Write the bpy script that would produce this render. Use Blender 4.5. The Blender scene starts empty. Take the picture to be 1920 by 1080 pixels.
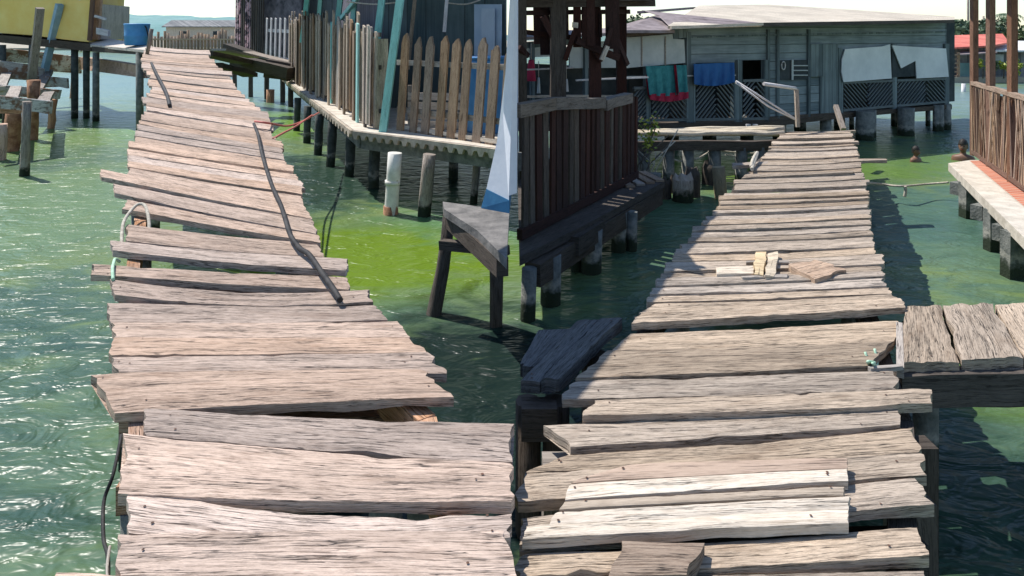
import bpy, math, random
from mathutils import Vector, noise
random.seed(7)
SC = bpy.context.scene
COL = SC.collection
F = 1300.0; CZ = 2.2; HY = 65.0          # focal length in photo pixels, eye height, horizon row

# ------------------------------------------------------------------ camera, light, exposure
cam = bpy.data.cameras.new('camera'); camo = bpy.data.objects.new('camera', cam); COL.objects.link(camo)
camo.location = (0, 0, CZ); camo.rotation_euler = (math.radians(90), 0, 0)
cam.sensor_width = 36; cam.lens = F/1920*36; cam.shift_y = -(540-HY)/1920
cam.clip_start = 0.05; cam.clip_end = 6000
SC.camera = camo
SUN_AZ = (-0.80, 0.60); SUN_EL = math.radians(56)
sd = Vector((SUN_AZ[0]*math.cos(SUN_EL), SUN_AZ[1]*math.cos(SUN_EL), math.sin(SUN_EL)))
sl = bpy.data.lights.new('sun', 'SUN'); sl.energy = 4.6; sl.angle = math.radians(0.5); sl.color = (1, .955, .89)
so = bpy.data.objects.new('sun', sl); COL.objects.link(so); so.rotation_euler = sd.to_track_quat('Z', 'Y').to_euler()
w = bpy.data.worlds.new('World'); SC.world = w; w.use_nodes = True
nt = w.node_tree; sky = nt.nodes.new('ShaderNodeTexSky'); sky.sky_type = 'NISHITA'; sky.sun_disc = False
sky.sun_elevation = SUN_EL; sky.sun_rotation = math.atan2(sd.x, sd.y); sky.dust_density = 0.15; sky.ozone_density = 2.5; sky.air_density = 1.0
nt.links.new(sky.outputs[0], nt.nodes['Background'].inputs[0]); nt.nodes['Background'].inputs[1].default_value = 0.13
SC.view_settings.view_transform = 'Standard'; SC.view_settings.look = 'None'; SC.view_settings.gamma = 1
SC.view_settings.exposure = 0.42

# ------------------------------------------------------------------ node helpers
def newmat(name):
    m = bpy.data.materials.new(name); m.use_nodes = True
    n = m.node_tree; return m, n, n.nodes['Principled BSDF']
def N(n, t, **k):
    x = n.nodes.new(t)
    for a, v in k.items(): setattr(x, a, v)
    return x
def L(n, a, b): n.links.new(a, b)
def ramp(n, src, stops):
    r = N(n, 'ShaderNodeValToRGB'); e = r.color_ramp.elements
    while len(e) < len(stops): e.new(.5)
    for i, (p, c) in enumerate(stops):
        e[i].position = p; e[i].color = (*c, 1) if len(c) == 3 else c
    if src is not None: L(n, src, r.inputs[0])
    return r
def mix(n, f, a, b, mode='MIX'):
    m = N(n, 'ShaderNodeMix', data_type='RGBA', blend_type=mode)
    for i, v in ((0, f), (6, a), (7, b)):
        if hasattr(v, 'links'): L(n, v, m.inputs[i])
        else: m.inputs[i].default_value = v if i == 0 else (*v, 1)
    return m.outputs[2]
def mth(n, op, a, b=None, c=None):
    m = N(n, 'ShaderNodeMath', operation=op)
    for i, v in enumerate((a, b, c)):
        if v is None: continue
        if hasattr(v, 'links'): L(n, v, m.inputs[i])
        else: m.inputs[i].default_value = v
    return m.outputs[0]
def nz(n, vec, scale, detail=4, rough=.6, dist=0):
    x = N(n, 'ShaderNodeTexNoise'); x.inputs['Scale'].default_value = scale
    x.inputs['Detail'].default_value = detail; x.inputs['Roughness'].default_value = rough
    x.inputs['Distortion'].default_value = dist
    if vec is not None: L(n, vec, x.inputs['Vector'])
    return x.outputs['Fac']
def mapv(n, vec, scale):
    m = N(n, 'ShaderNodeMapping'); m.inputs['Scale'].default_value = scale; L(n, vec, m.inputs[0]); return m.outputs[0]

def wood(name, dark, light, crack=.5, vary=.35, bump=1.0, fine=1.0, stain=None):
    """weathered wood: the UV runs along the grain in metres"""
    m, n, b = newmat(name)
    uv = N(n, 'ShaderNodeUVMap').outputs[0]
    oi = N(n, 'ShaderNodeObjectInfo')
    off = N(n, 'ShaderNodeVectorMath', operation='SCALE'); off.inputs[0].default_value = (37, 91, 13); L(n, oi.outputs['Random'], off.inputs['Scale'])
    ad = N(n, 'ShaderNodeVectorMath', operation='ADD'); L(n, uv, ad.inputs[0]); L(n, off.outputs[0], ad.inputs[1]); v = ad.outputs[0]
    # wander the grain a little
    wn = N(n, 'ShaderNodeTexNoise'); wn.inputs['Scale'].default_value = 2.2; wn.inputs['Detail'].default_value = 2; L(n, mapv(n, v, (.7, 2, 1)), wn.inputs['Vector'])
    sb = N(n, 'ShaderNodeVectorMath', operation='SUBTRACT'); L(n, wn.outputs['Color'], sb.inputs[0]); sb.inputs[1].default_value = (.5, .5, .5)
    ms = N(n, 'ShaderNodeVectorMath', operation='MULTIPLY'); L(n, sb.outputs[0], ms.inputs[0]); ms.inputs[1].default_value = (0, .07, 0)
    a2 = N(n, 'ShaderNodeVectorMath', operation='ADD'); L(n, v, a2.inputs[0]); L(n, ms.outputs[0], a2.inputs[1]); g = a2.outputs[0]
    g1 = nz(n, mapv(n, g, (7, 190*fine, 1)), 1, 5, .7)
    g2 = nz(n, mapv(n, g, (17, 430*fine, 1)), 1, 3, .7)
    g3 = nz(n, mapv(n, v, (26, 60, 1)), 1, 3, .7)
    big = nz(n, mapv(n, v, (1.3, 5, 1)), 1.6, 4, .6)
    gr = mth(n, 'ADD', mth(n, 'ADD', mth(n, 'MULTIPLY', g1, .5), mth(n, 'MULTIPLY', g2, .35)), mth(n, 'MULTIPLY', g3, .15))
    c = ramp(n, gr, [(.40, dark), (.475, tuple(a*.35+b_*.65 for a, b_ in zip(dark, light))), (.57, light)]).outputs[0]
    c = mix(n, mth(n, 'MULTIPLY', ramp(n, big, [(.32, (1, 1, 1)), (.58, (0, 0, 0))]).outputs[0], .30), c, tuple(x*.62 for x in dark))
    # long cracks
    cn = nz(n, mapv(n, g, (2.2, 62*fine, 1)), 1, 4, .6)
    ck = ramp(n, mth(n, 'ABSOLUTE', mth(n, 'SUBTRACT', cn, .5)), [(0, (1, 1, 1)), (.017, (0, 0, 0))]).outputs[0]
    msk = ramp(n, nz(n, mapv(n, v, (1.3, 12, 1)), 2.2, 3), [(.5-.1*crack, (0, 0, 0)), (.6-.1*crack, (1, 1, 1))]).outputs[0]
    ck = mth(n, 'MULTIPLY', mth(n, 'MULTIPLY', ck, msk), min(1, .5+crack))
    c = mix(n, ck, c, (.035, .026, .02))
    vo = N(n, 'ShaderNodeTexVoronoi'); vo.inputs['Scale'].default_value = 1; L(n, mapv(n, g, (1.1, 4.5, 1)), vo.inputs['Vector'])
    kc = N(n, 'ShaderNodeTexWhiteNoise'); L(n, vo.outputs['Color'], kc.inputs['Vector'])
    kn = mth(n, 'MULTIPLY', ramp(n, vo.outputs['Distance'], [(.035, (1, 1, 1)), (.075, (0, 0, 0))]).outputs[0], mth(n, 'GREATER_THAN', kc.outputs['Value'], .55))
    c = mix(n, mth(n, 'MULTIPLY', kn, .75), c, tuple(x*.35 for x in dark))
    fo = nz(n, mapv(n, v, (2.5, 9, 1)), 1.4, 4, .65)
    c = mix(n, mth(n, 'MULTIPLY', ramp(n, fo, [(.54, (0, 0, 0)), (.66, (1, 1, 1))]).outputs[0], .38), c, tuple(a*.5+b_*.25 for a, b_ in zip(dark, (light[0], light[1]*.85, light[2]*.75))))
    # per board brightness and tint
    rv = mth(n, 'ADD', mth(n, 'MULTIPLY', oi.outputs['Random'], vary), 1-vary/2)
    hs = N(n, 'ShaderNodeHueSaturation'); L(n, c, hs.inputs['Color']); L(n, rv, hs.inputs['Value'])
    rr = mth(n, 'FRACT', mth(n, 'MULTIPLY', oi.outputs['Random'], 17.3))
    L(n, mth(n, 'ADD', mth(n, 'MULTIPLY', rr, .45), .92), hs.inputs['Saturation'])
    c = hs.outputs[0]
    if stain:
        tc = N(n, 'ShaderNodeTexCoord').outputs['Object']
        c = mix(n, ramp(n, nz(n, tc, 3.3, 4, .7), [(.47, (0, 0, 0)), (.56, (1, 1, 1))]).outputs[0], c, stain)
    L(n, c, b.inputs['Base Color']); b.inputs['Roughness'].default_value = .88
    b.inputs['Specular IOR Level'].default_value = .25
    h = mth(n, 'SUBTRACT', mth(n, 'ADD', mth(n, 'MULTIPLY', g1, .9), mth(n, 'MULTIPLY', g2, .5)), mth(n, 'MULTIPLY', ck, .9))
    bp = N(n, 'ShaderNodeBump'); bp.inputs['Distance'].default_value = .0045*bump; bp.inputs['Strength'].default_value = .9
    L(n, h, bp.inputs['Height']); L(n, bp.outputs[0], b.inputs['Normal'])
    return m
def plain(name, c1, c2, scale=6, rough=.8, bump=.003, spot=None, spec=.3, thr=(.35, .65)):
    m, n, b = newmat(name); tc = N(n, 'ShaderNodeTexCoord').outputs['Object']
    a = nz(n, tc, scale, 6, .65); c = ramp(n, a, [(thr[0], c1), (thr[1], c2)]).outputs[0]
    if spot:
        c = mix(n, ramp(n, nz(n, tc, scale*.6+1.3, 5, .7), [(spot[1], (0, 0, 0)), (spot[1]+.05, (1, 1, 1))]).outputs[0], c, spot[0])
    L(n, c, b.inputs['Base Color']); b.inputs['Roughness'].default_value = rough; b.inputs['Specular IOR Level'].default_value = spec
    bp = N(n, 'ShaderNodeBump'); bp.inputs['Distance'].default_value = bump; L(n, nz(n, tc, scale*5, 4), bp.inputs['Height']); L(n, bp.outputs[0], b.inputs['Normal'])
    return m
def lapboards(name, c1, c2, step=.2, horiz=True):
    """wall of weathered boards with dark joints; geometry adds the battens"""
    m, n, b = newmat(name); tc = N(n, 'ShaderNodeTexCoord').outputs['Object']
    s = N(n, 'ShaderNodeSeparateXYZ'); L(n, tc, s.inputs[0])
    co = s.outputs['Z'] if horiz else mth(n, 'ADD', s.outputs['X'], s.outputs['Y'])
    k = mth(n, 'DIVIDE', co, step); fr = mth(n, 'FRACT', k); idn = mth(n, 'FLOOR', k)
    wn = N(n, 'ShaderNodeTexWhiteNoise', noise_dimensions='1D'); L(n, idn, wn.inputs['W'])
    grain = nz(n, mapv(n, tc, (2, 2, 30) if horiz else (25, 25, 1.5)), 1, 5)
    f = mth(n, 'ADD', mth(n, 'MULTIPLY', grain, .7), mth(n, 'MULTIPLY', wn.outputs['Value'], .35))
    c = ramp(n, f, [(.3, c1), (.75, c2)]).outputs[0]
    c = mix(n, ramp(n, nz(n, tc, 1.1, 4), [(.42, (0, 0, 0)), (.66, (.5, .5, .5))]).outputs[0], c, tuple(x*.55 for x in c1))
    j = ramp(n, fr, [(0, (1, 1, 1)), (.07, (0, 0, 0))]).outputs[0]
    c = mix(n, j, c, tuple(x*.2 for x in c1))
    L(n, c, b.inputs['Base Color']); b.inputs['Roughness'].default_value = .85
    bp = N(n, 'ShaderNodeBump'); bp.inputs['Distance'].default_value = .012
    L(n, mth(n, 'SUBTRACT', mth(n, 'MULTIPLY', grain, .3), j), bp.inputs['Height']); L(n, bp.outputs[0], b.inputs['Normal'])
    return m

DECK_L = wood('sunbleached_pinkish_wood', (.19, .14, .11), (.68, .54, .45), .6, .42, 1.2)
DECK_R = wood('sunbleached_grey_wood', (.15, .12, .095), (.60, .50, .405), .7, .42, 1.3)
PALE = wood('pale_new_wood', (.40, .33, .26), (.78, .70, .60), .45, .14, .7)
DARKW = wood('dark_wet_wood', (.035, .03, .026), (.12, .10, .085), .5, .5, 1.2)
GREYW = wood('grey_stick_wood', (.20, .17, .15), (.46, .41, .36), .7, .4, 1)
PICK = wood('brown_picket_wood', (.14, .09, .06), (.44, .33, .245), .8, .3, 1)
SLATW = wood('grey_brown_slats', (.12, .10, .08), (.50, .42, .34), .8, .8, 1)
REDW = wood('dark_red_brown_wood', (.018, .010, .009), (.062, .030, .025), .5, .5, 1)
BRNW = wood('brown_veranda_wood', (.10, .06, .045), (.26, .17, .13), .5, .3, 1)
TANW = wood('tan_slat_wood', (.22, .15, .11), (.50, .38, .29), .6, .5, 1)
RUSTW = wood('rust_stained_wood', (.28, .15, .09), (.60, .42, .32), .5, .4, 1)
TURQ = wood('turquoise_painted_wood', (.22, .50, .46), (.40, .70, .64), .25, .12, .5)
WHTW = wood('white_painted_wood', (.48, .46, .46), (.78, .76, .75), .4, .15, .5)
PINKW = wood('pink_painted_wood', (.5, .3, .32), (.78, .55, .58), .3, .4, .5, stain=(.05, .04, .05))
STILT = plain('barnacled_concrete', (.10, .11, .10), (.24, .24, .22), 9, .9, .01)
def tidemark(m):
    """algae and barnacle band just above the water line"""
    n = m.node_tree; b = n.nodes['Principled BSDF']; src = b.inputs['Base Color'].links[0].from_socket
    g = N(n, 'ShaderNodeNewGeometry').outputs['Position']; sp = N(n, 'ShaderNodeSeparateXYZ'); L(n, g, sp.inputs[0])
    zz = mth(n, 'ADD', sp.outputs['Z'], mth(n, 'MULTIPLY', mth(n, 'SUBTRACT', nz(n, g, 14, 3), .5), .22))
    c = mix(n, ramp(n, zz, [(.10, (1, 1, 1)), (.17, (0, 0, 0))]).outputs[0], src, (.022, .032, .018))
    c = mix(n, mth(n, 'MULTIPLY', ramp(n, mth(n, 'ABSOLUTE', mth(n, 'SUBTRACT', zz, .2)), [(0, (1, 1, 1)), (.045, (0, 0, 0))]).outputs[0], .5), c, (.42, .40, .34))
    L(n, c, b.inputs['Base Color'])
tidemark(STILT)
CONC = plain('grey_concrete', (.30, .29, .28), (.48, .46, .44), 5, .9, .006, ((.34, .18, .11), .62))
CONCP = plain('pale_concrete', (.44, .39, .32), (.64, .58, .49), 6, .9, .008)
PLAST = plain('white_plaster', (.62, .66, .72), (.78, .80, .84), 3, .7, .002)
BLUEP = plain('blue_paint', (.03, .13, .26), (.05, .20, .36), 5, .5, .002)
YELL = plain('yellow_plaster', (.88, .60, .17), (.93, .70, .25), 2.2, .85, .003, ((.74, .68, .5), .66))
PIPE = plain('white_pipe', (.58, .56, .50), (.82, .80, .74), 7, .5, .001, ((.35, .22, .10), .66))
RUST = plain('rusty_iron', (.20, .09, .05), (.42, .24, .14), 9, .9, .006)
BARREL = plain('blue_plastic', (.06, .24, .52), (.10, .33, .62), 4, .4, .001)
BLACK = plain('black_rubber', (.014, .014, .016), (.055, .052, .05), 14, .7, .002, spec=.25)
ROPE = plain('pale_rope', (.34, .30, .24), (.6, .55, .46), 30, .9, .002)
GROPE = plain('pale_green_rope', (.32, .52, .36), (.5, .7, .52), 30, .8, .002)
REDC = plain('red_cable', (.45, .10, .08), (.6, .2, .16), 20, .5, .001)
ROOFD = plain('grey_brown_roof', (.16, .13, .13), (.30, .25, .25), 4, .8, .004)
PANEL = plain('pale_panel', (.36, .40, .40), (.52, .55, .54), 2.0, .7, .002, ((.2, .19, .17), .70))
PANELW = plain('white_sheet', (.60, .63, .65), (.78, .80, .81), 1.4, .6, .003, ((.3, .28, .26), .72))
TEALC = plain('teal_cloth', (.03, .17, .19), (.06, .27, .28), 8, .95, .004)
REDCL = plain('crimson_cloth', (.30, .02, .05), (.42, .04, .08), 8, .95, .004)
BLUES = plain('blue_sheet', (.01, .08, .26), (.02, .13, .36), 3, .6, .002)
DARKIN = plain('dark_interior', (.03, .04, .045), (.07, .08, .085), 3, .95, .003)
SKIN = plain('brown_skin', (.17, .09, .06), (.21, .12, .08), 9, .5, .001)
HAIR = plain('black_hair', (.012, .01, .009), (.03, .026, .024), 40, .55, .004)
TRIM = plain('stained_trim', (.26, .21, .16), (.52, .45, .36), 5, .9, .006)
NAIL = plain('old_nail_heads', (.05, .03, .022), (.14, .07, .045), 30, .8, .001)
DSTILT = plain('shade_toned_concrete', (.035, .042, .04), (.10, .11, .10), 7, .8, .012)  # shade under the floors put into the dark stilt colour
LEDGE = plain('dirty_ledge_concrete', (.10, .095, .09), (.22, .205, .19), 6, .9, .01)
HWALL = lapboards('weathered_house_boards', (.11, .15, .17), (.30, .355, .375), .17)
HWALL2 = lapboards('dark_vertical_boards', (.08, .11, .12), (.22, .27, .28), .15, False)
GWALL = lapboards('dark_green_boards', (.035, .06, .065), (.10, .14, .145), .22, False)
SHACK = lapboards('far_shack_boards', (.10, .11, .12), (.28, .28, .28), .3, False)
TIN_P = lapboards('pale_tin_roof', (.50, .43, .34), (.68, .60, .48), .12, False)
TIN_R = lapboards('red_tin_roof', (.55, .12, .09), (.72, .22, .16), .3, False)
TIN_W = lapboards('white_tin_roof', (.62, .62, .62), (.8, .8, .8), .3, False)
BARK = plain('bark', (.08, .065, .05), (.17, .14, .11), 8, .9, .01)
def leafmat(name, a, b_):
    m, n, b = newmat(name); g = N(n, 'ShaderNodeNewGeometry')
    L(n, ramp(n, g.outputs['Random Per Island'], [(0, a), (1, b_)]).outputs[0], b.inputs['Base Color']); b.inputs['Roughness'].default_value = .6
    try: b.inputs['Transmission Weight'].default_value = 0
    except Exception: pass
    return m
LEAF = leafmat('tree_leaves', (.035, .07, .03), (.11, .16, .06))
LEAF2 = leafmat('mangrove_leaves', (.03, .065, .04), (.08, .13, .06))
LEAFY = leafmat('bright_leaves', (.14, .24, .03), (.45, .45, .06))

def tiles():
    m, n, b = newmat('red_clay_tiles'); uv = N(n, 'ShaderNodeUVMap').outputs[0]
    br = N(n, 'ShaderNodeTexBrick'); L(n, uv, br.inputs['Vector']); br.offset = 0
    br.inputs['Color1'].default_value = (.42, .13, .07, 1); br.inputs['Color2'].default_value = (.55, .20, .11, 1); br.inputs['Mortar'].default_value = (.5, .42, .34, 1)
    br.inputs['Scale'].default_value = 1; br.inputs['Brick Width'].default_value = .2; br.inputs['Row Height'].default_value = .1; br.inputs['Mortar Size'].default_value = .008
    L(n, br.outputs['Color'], b.inputs['Base Color']); b.inputs['Roughness'].default_value = .7
    return m
TILE = tiles()

def water_mat():
    m, n, b = newmat('green_lagoon_water'); tc = N(n, 'ShaderNodeNewGeometry').outputs['Position']
    s = N(n, 'ShaderNodeSeparateXYZ'); L(n, tc, s.inputs[0])
    lo = nz(n, tc, .45, 3, .55, .6); mid = nz(n, mapv(n, tc, (1, 1.8, 1)), 1.6, 4, .6, .8)
    f = mth(n, 'ADD', mth(n, 'MULTIPLY', lo, .62), mth(n, 'MULTIPLY', mid, .38))
    c = ramp(n, f, [(.36, (.036, .078, .056)), (.47, (.080, .140, .084)), (.56, (.125, .185, .075)), (.68, (.15, .205, .062))]).outputs[0]
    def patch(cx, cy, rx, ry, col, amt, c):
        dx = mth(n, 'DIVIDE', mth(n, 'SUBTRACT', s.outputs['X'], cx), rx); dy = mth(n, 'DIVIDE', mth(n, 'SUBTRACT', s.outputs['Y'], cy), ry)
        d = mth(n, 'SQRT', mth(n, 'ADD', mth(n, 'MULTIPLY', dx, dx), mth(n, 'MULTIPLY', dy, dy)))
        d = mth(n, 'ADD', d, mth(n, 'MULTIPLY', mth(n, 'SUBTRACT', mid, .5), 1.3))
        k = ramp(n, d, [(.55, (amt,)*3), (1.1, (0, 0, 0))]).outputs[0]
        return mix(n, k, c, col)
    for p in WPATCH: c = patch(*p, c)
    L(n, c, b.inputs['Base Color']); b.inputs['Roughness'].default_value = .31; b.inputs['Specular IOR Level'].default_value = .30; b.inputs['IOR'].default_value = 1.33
    d = mapv(n, tc, (1, 1.7, 1))
    h = mth(n, 'ADD', mth(n, 'MULTIPLY', nz(n, d, 2.6, 3, .55, .9), 1.0), mth(n, 'MULTIPLY', nz(n, d, 8.5, 2, .5, .6), .20))
    bp = N(n, 'ShaderNodeBump'); bp.inputs['Distance'].default_value = .062; bp.inputs['Strength'].default_value = 1
    L(n, h, bp.inputs['Height']); L(n, bp.outputs[0], b.inputs['Normal'])
    return m
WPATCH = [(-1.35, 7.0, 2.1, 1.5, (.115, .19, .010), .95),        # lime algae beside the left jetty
          (-3.0, 10.6, 2.3, 2.6, (.012, .032, .022), .9), (-.2, 10.5, 1.8, 2.2, (.012, .03, .022), .9),  # platform shade painted into the water colour
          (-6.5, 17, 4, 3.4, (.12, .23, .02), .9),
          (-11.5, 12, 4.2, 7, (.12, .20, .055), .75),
          (-.35, 3.9, 1.35, 2.1, (.010, .022, .018), 1.0), (-4.2, 4.2, 1.5, 2.6, (.03, .075, .06), .6), (-6.5, 8.5, 2.8, 3.6, (.13, .21, .10), .75), (10, 30, 14, 14, (.17, .24, .235), .9), (-14, 34, 14, 16, (.13, .22, .21), .8), (5.0, 8.0, 2.4, 2.6, (.07, .14, .11), .6), (2.0, 3.2, 1.2, 1.6, (.02, .05, .035), .7),  # near-black: house shade painted in; pale far right: sky reflection painted in
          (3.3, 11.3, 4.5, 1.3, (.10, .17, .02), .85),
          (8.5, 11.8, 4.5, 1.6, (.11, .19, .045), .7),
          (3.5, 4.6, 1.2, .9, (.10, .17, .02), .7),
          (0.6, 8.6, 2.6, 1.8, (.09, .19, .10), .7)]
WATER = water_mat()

# ------------------------------------------------------------------ geometry helpers
def P(px, py, D): return Vector(((px-960)/F*D, D, CZ-(py-HY)/F*D))
def W(px, py): return P(px, py, CZ*F/(py-HY))
def Z(px, py, z): return P(px, py, (CZ-z)*F/(py-HY))             # point on the level plane of height z
def surfL(px, py):                                               # left jetty: level near the eye, then a gentle ramp
    D = 1820/(py-HY) if py > 585 else 2306.9/(py+74.1)
    return P(px, py, D)
def surfR(px, py): return Z(px, py, .7)

class MB:
    def __init__(s): s.v = []; s.f = []; s.uv = []; s.sm = []
    def face(s, idx, uvs=None, smooth=False):
        s.f.append(tuple(idx)); s.uv.append(uvs or [(0, 0)]*len(idx)); s.sm.append(smooth)
    def grid(s, pts, nu, nv, uvf, smooth=True, flip=False):
        b = len(s.v); s.v += pts
        for i in range(nu-1):
            for j in range(nv-1):
                q = [(i, j), (i+1, j), (i+1, j+1), (i, j+1)]
                if flip: q.reverse()
                s.face([b+a*nv+c for a, c in q], [uvf(a, c) for a, c in q], smooth)
        return b
    def beam(s, p0, p1, w, h, seg=1, wob=0, up=Vector((0, 0, 1)), taper=1, seed=None):
        """squared timber from p0 to p1"""
        p0 = Vector(p0); p1 = Vector(p1); d = p1-p0; ln = d.length; d.normalize()
        if abs(d.dot(up)) > .95: up = Vector((0, 1, 0))
        sx = d.cross(up).normalized(); sy = sx.cross(d).normalized(); b = len(s.v); sd_ = random.random()*99 if seed is None else seed
        for i in range(seg+1):
            t = i/seg; c = p0+d*(ln*t)
            if wob: c = c+sx*(noise.noise((t*ln*1.7, sd_, 0))*wob)+sy*(noise.noise((t*ln*1.7, sd_, 7))*wob)
            k = 1+(taper-1)*t
            for a, e in ((-1, -1), (1, -1), (1, 1), (-1, 1)):
                j = 1+(noise.noise((t*ln*3, a*3+sd_, e*5))*.12 if wob else 0)
                s.v.append(c+sx*(a*w/2*k*j)+sy*(e*h/2*k*j))
        o = [0, w, w+h, 2*w+h, 2*w+2*h]
        for i in range(seg):
            for q in range(4):
                r = (q+1) % 4; u0 = i/seg*ln; u1 = (i+1)/seg*ln
                s.face([b+i*4+q, b+i*4+r, b+i*4+4+r, b+i*4+4+q], [(u0, o[q]), (u0, o[q+1]), (u1, o[q+1]), (u1, o[q])])
        s.face([b+3, b+2, b+1, b], [(0, 0), (.02, 0), (.02, .1), (0, .1)])
        e = b+seg*4; s.face([e, e+1, e+2, e+3], [(0, 0), (.02, 0), (.02, .1), (0, .1)])
        return s
    def tube(s, pts, r, n=8, jit=0, r1=None, cap=True):
        pts = [Vector(p) for p in pts]; b = len(s.v); m = len(pts); ln = 0; sd_ = random.random()*50
        lens = [0]
        for i in range(1, m): ln += (pts[i]-pts[i-1]).length; lens.append(ln)
        for i, p in enumerate(pts):
            d = (pts[min(i+1, m-1)]-pts[max(i-1, 0)]).normalized(); up = Vector((0, 0, 1)) if abs(d.z) < .9 else Vector((0, 1, 0))
            x = d.cross(up).normalized(); y = x.cross(d)
            rr = r if r1 is None else r+(r1-r)*i/(m-1)
            for k in range(n):
                a = 2*math.pi*k/n; q = rr*(1+(noise.noise((a*1.3, lens[i]*5, sd_))*jit*2 if jit else 0))
                s.v.append(p+x*(math.cos(a)*q)+y*(math.sin(a)*q))
        for i in range(m-1):
            for k in range(n):
                k2 = (k+1) % n; v0 = k/n*6.28*r; v1 = (k+1)/n*6.28*r
                s.face([b+i*n+k, b+i*n+k2, b+(i+1)*n+k2, b+(i+1)*n+k], [(lens[i], v0), (lens[i], v1), (lens[i+1], v1), (lens[i+1], v0)], True)
        if cap:
            s.face([b+k for k in reversed(range(n))]); s.face([b+(m-1)*n+k for k in range(n)])
        return s
    def slab(s, poly, off, uvdir=None):
        """polygon extruded by the vector off"""
        poly = [Vector(p) for p in poly]; off = Vector(off); b = len(s.v); n = len(poly); s.v += poly+[p+off for p in poly]
        u = (uvdir or (poly[1]-poly[0])).normalized(); nn = (poly[1]-poly[0]).cross(poly[2]-poly[1]).normalized(); v = nn.cross(u)
        uv = [(p.dot(u), p.dot(v)) for p in poly]
        s.face(range(b, b+n), uv); s.face([b+n+i for i in reversed(range(n))], list(reversed(uv)))
        t = off.length
        for i in range(n):
            j = (i+1) % n; e = (poly[j]-poly[i]).length
            s.face([b+i, b+n+i, b+n+j, b+j], [(0, 0), (0, t), (e, t), (e, 0)])
        return s
    def build(s, name, mat, parent=None, recalc=True, clean=False):
        me = bpy.data.meshes.new(name); base = WORLD_OF.get(parent.name, Vector((0, 0, 0))) if parent else (s.v[0].copy()*0 if s.v else Vector())
        if not parent:
            base = Vector((sum(p.x for p in s.v)/len(s.v), sum(p.y for p in s.v)/len(s.v), min(p.z for p in s.v)))
        me.from_pydata([tuple(Vector(p)-base) for p in s.v], [], s.f)
        ul = me.uv_layers.new(name='UVMap'); k = 0
        for i, po in enumerate(me.polygons):
            po.use_smooth = s.sm[i]
            for q in range(len(s.uv[i])): ul.data[k].uv = s.uv[i][q]; k += 1
        me.materials.append(mat)
        if recalc or clean:
            import bmesh
            bm = bmesh.new(); bm.from_mesh(me)
            if clean: bmesh.ops.delete(bm, geom=[v for v in bm.verts if not v.link_faces], context='VERTS')
            bmesh.ops.recalc_face_normals(bm, faces=bm.faces); bm.to_mesh(me); bm.free()
        o = bpy.data.objects.new(name, me); COL.objects.link(o)
        if parent: o.parent = parent; WORLD_OF[o.name] = base
        else: o.location = base; WORLD_OF[o.name] = base
        return o
WORLD_OF = {}
def tag(o, label, cat, group=None):
    o['label'] = label; o['category'] = cat
    if group: o['group'] = group
    return o
def thing(name, label, cat, loc, group=None):
    o = bpy.data.objects.new(name, None); COL.objects.link(o); o.location = loc; o.empty_display_size = .1
    WORLD_OF[o.name] = Vector(loc); return tag(o, label, cat, group)
def struct(o): o['kind'] = 'structure'; return o
def beam(name, p0, p1, w, h, mat, parent, **k): return MB().beam(p0, p1, w, h, **k).build(name, mat, parent)
def lerp(a, b, t): return a+(b-a)*t
def interp(tab, x):
    tab = sorted(tab)
    if x <= tab[0][0]: return tab[0][1]
    for (a, b), (c, d) in zip(tab, tab[1:]):
        if x <= c: return b+(d-b)*(x-a)/(c-a)
    return tab[-1][1]

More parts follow.
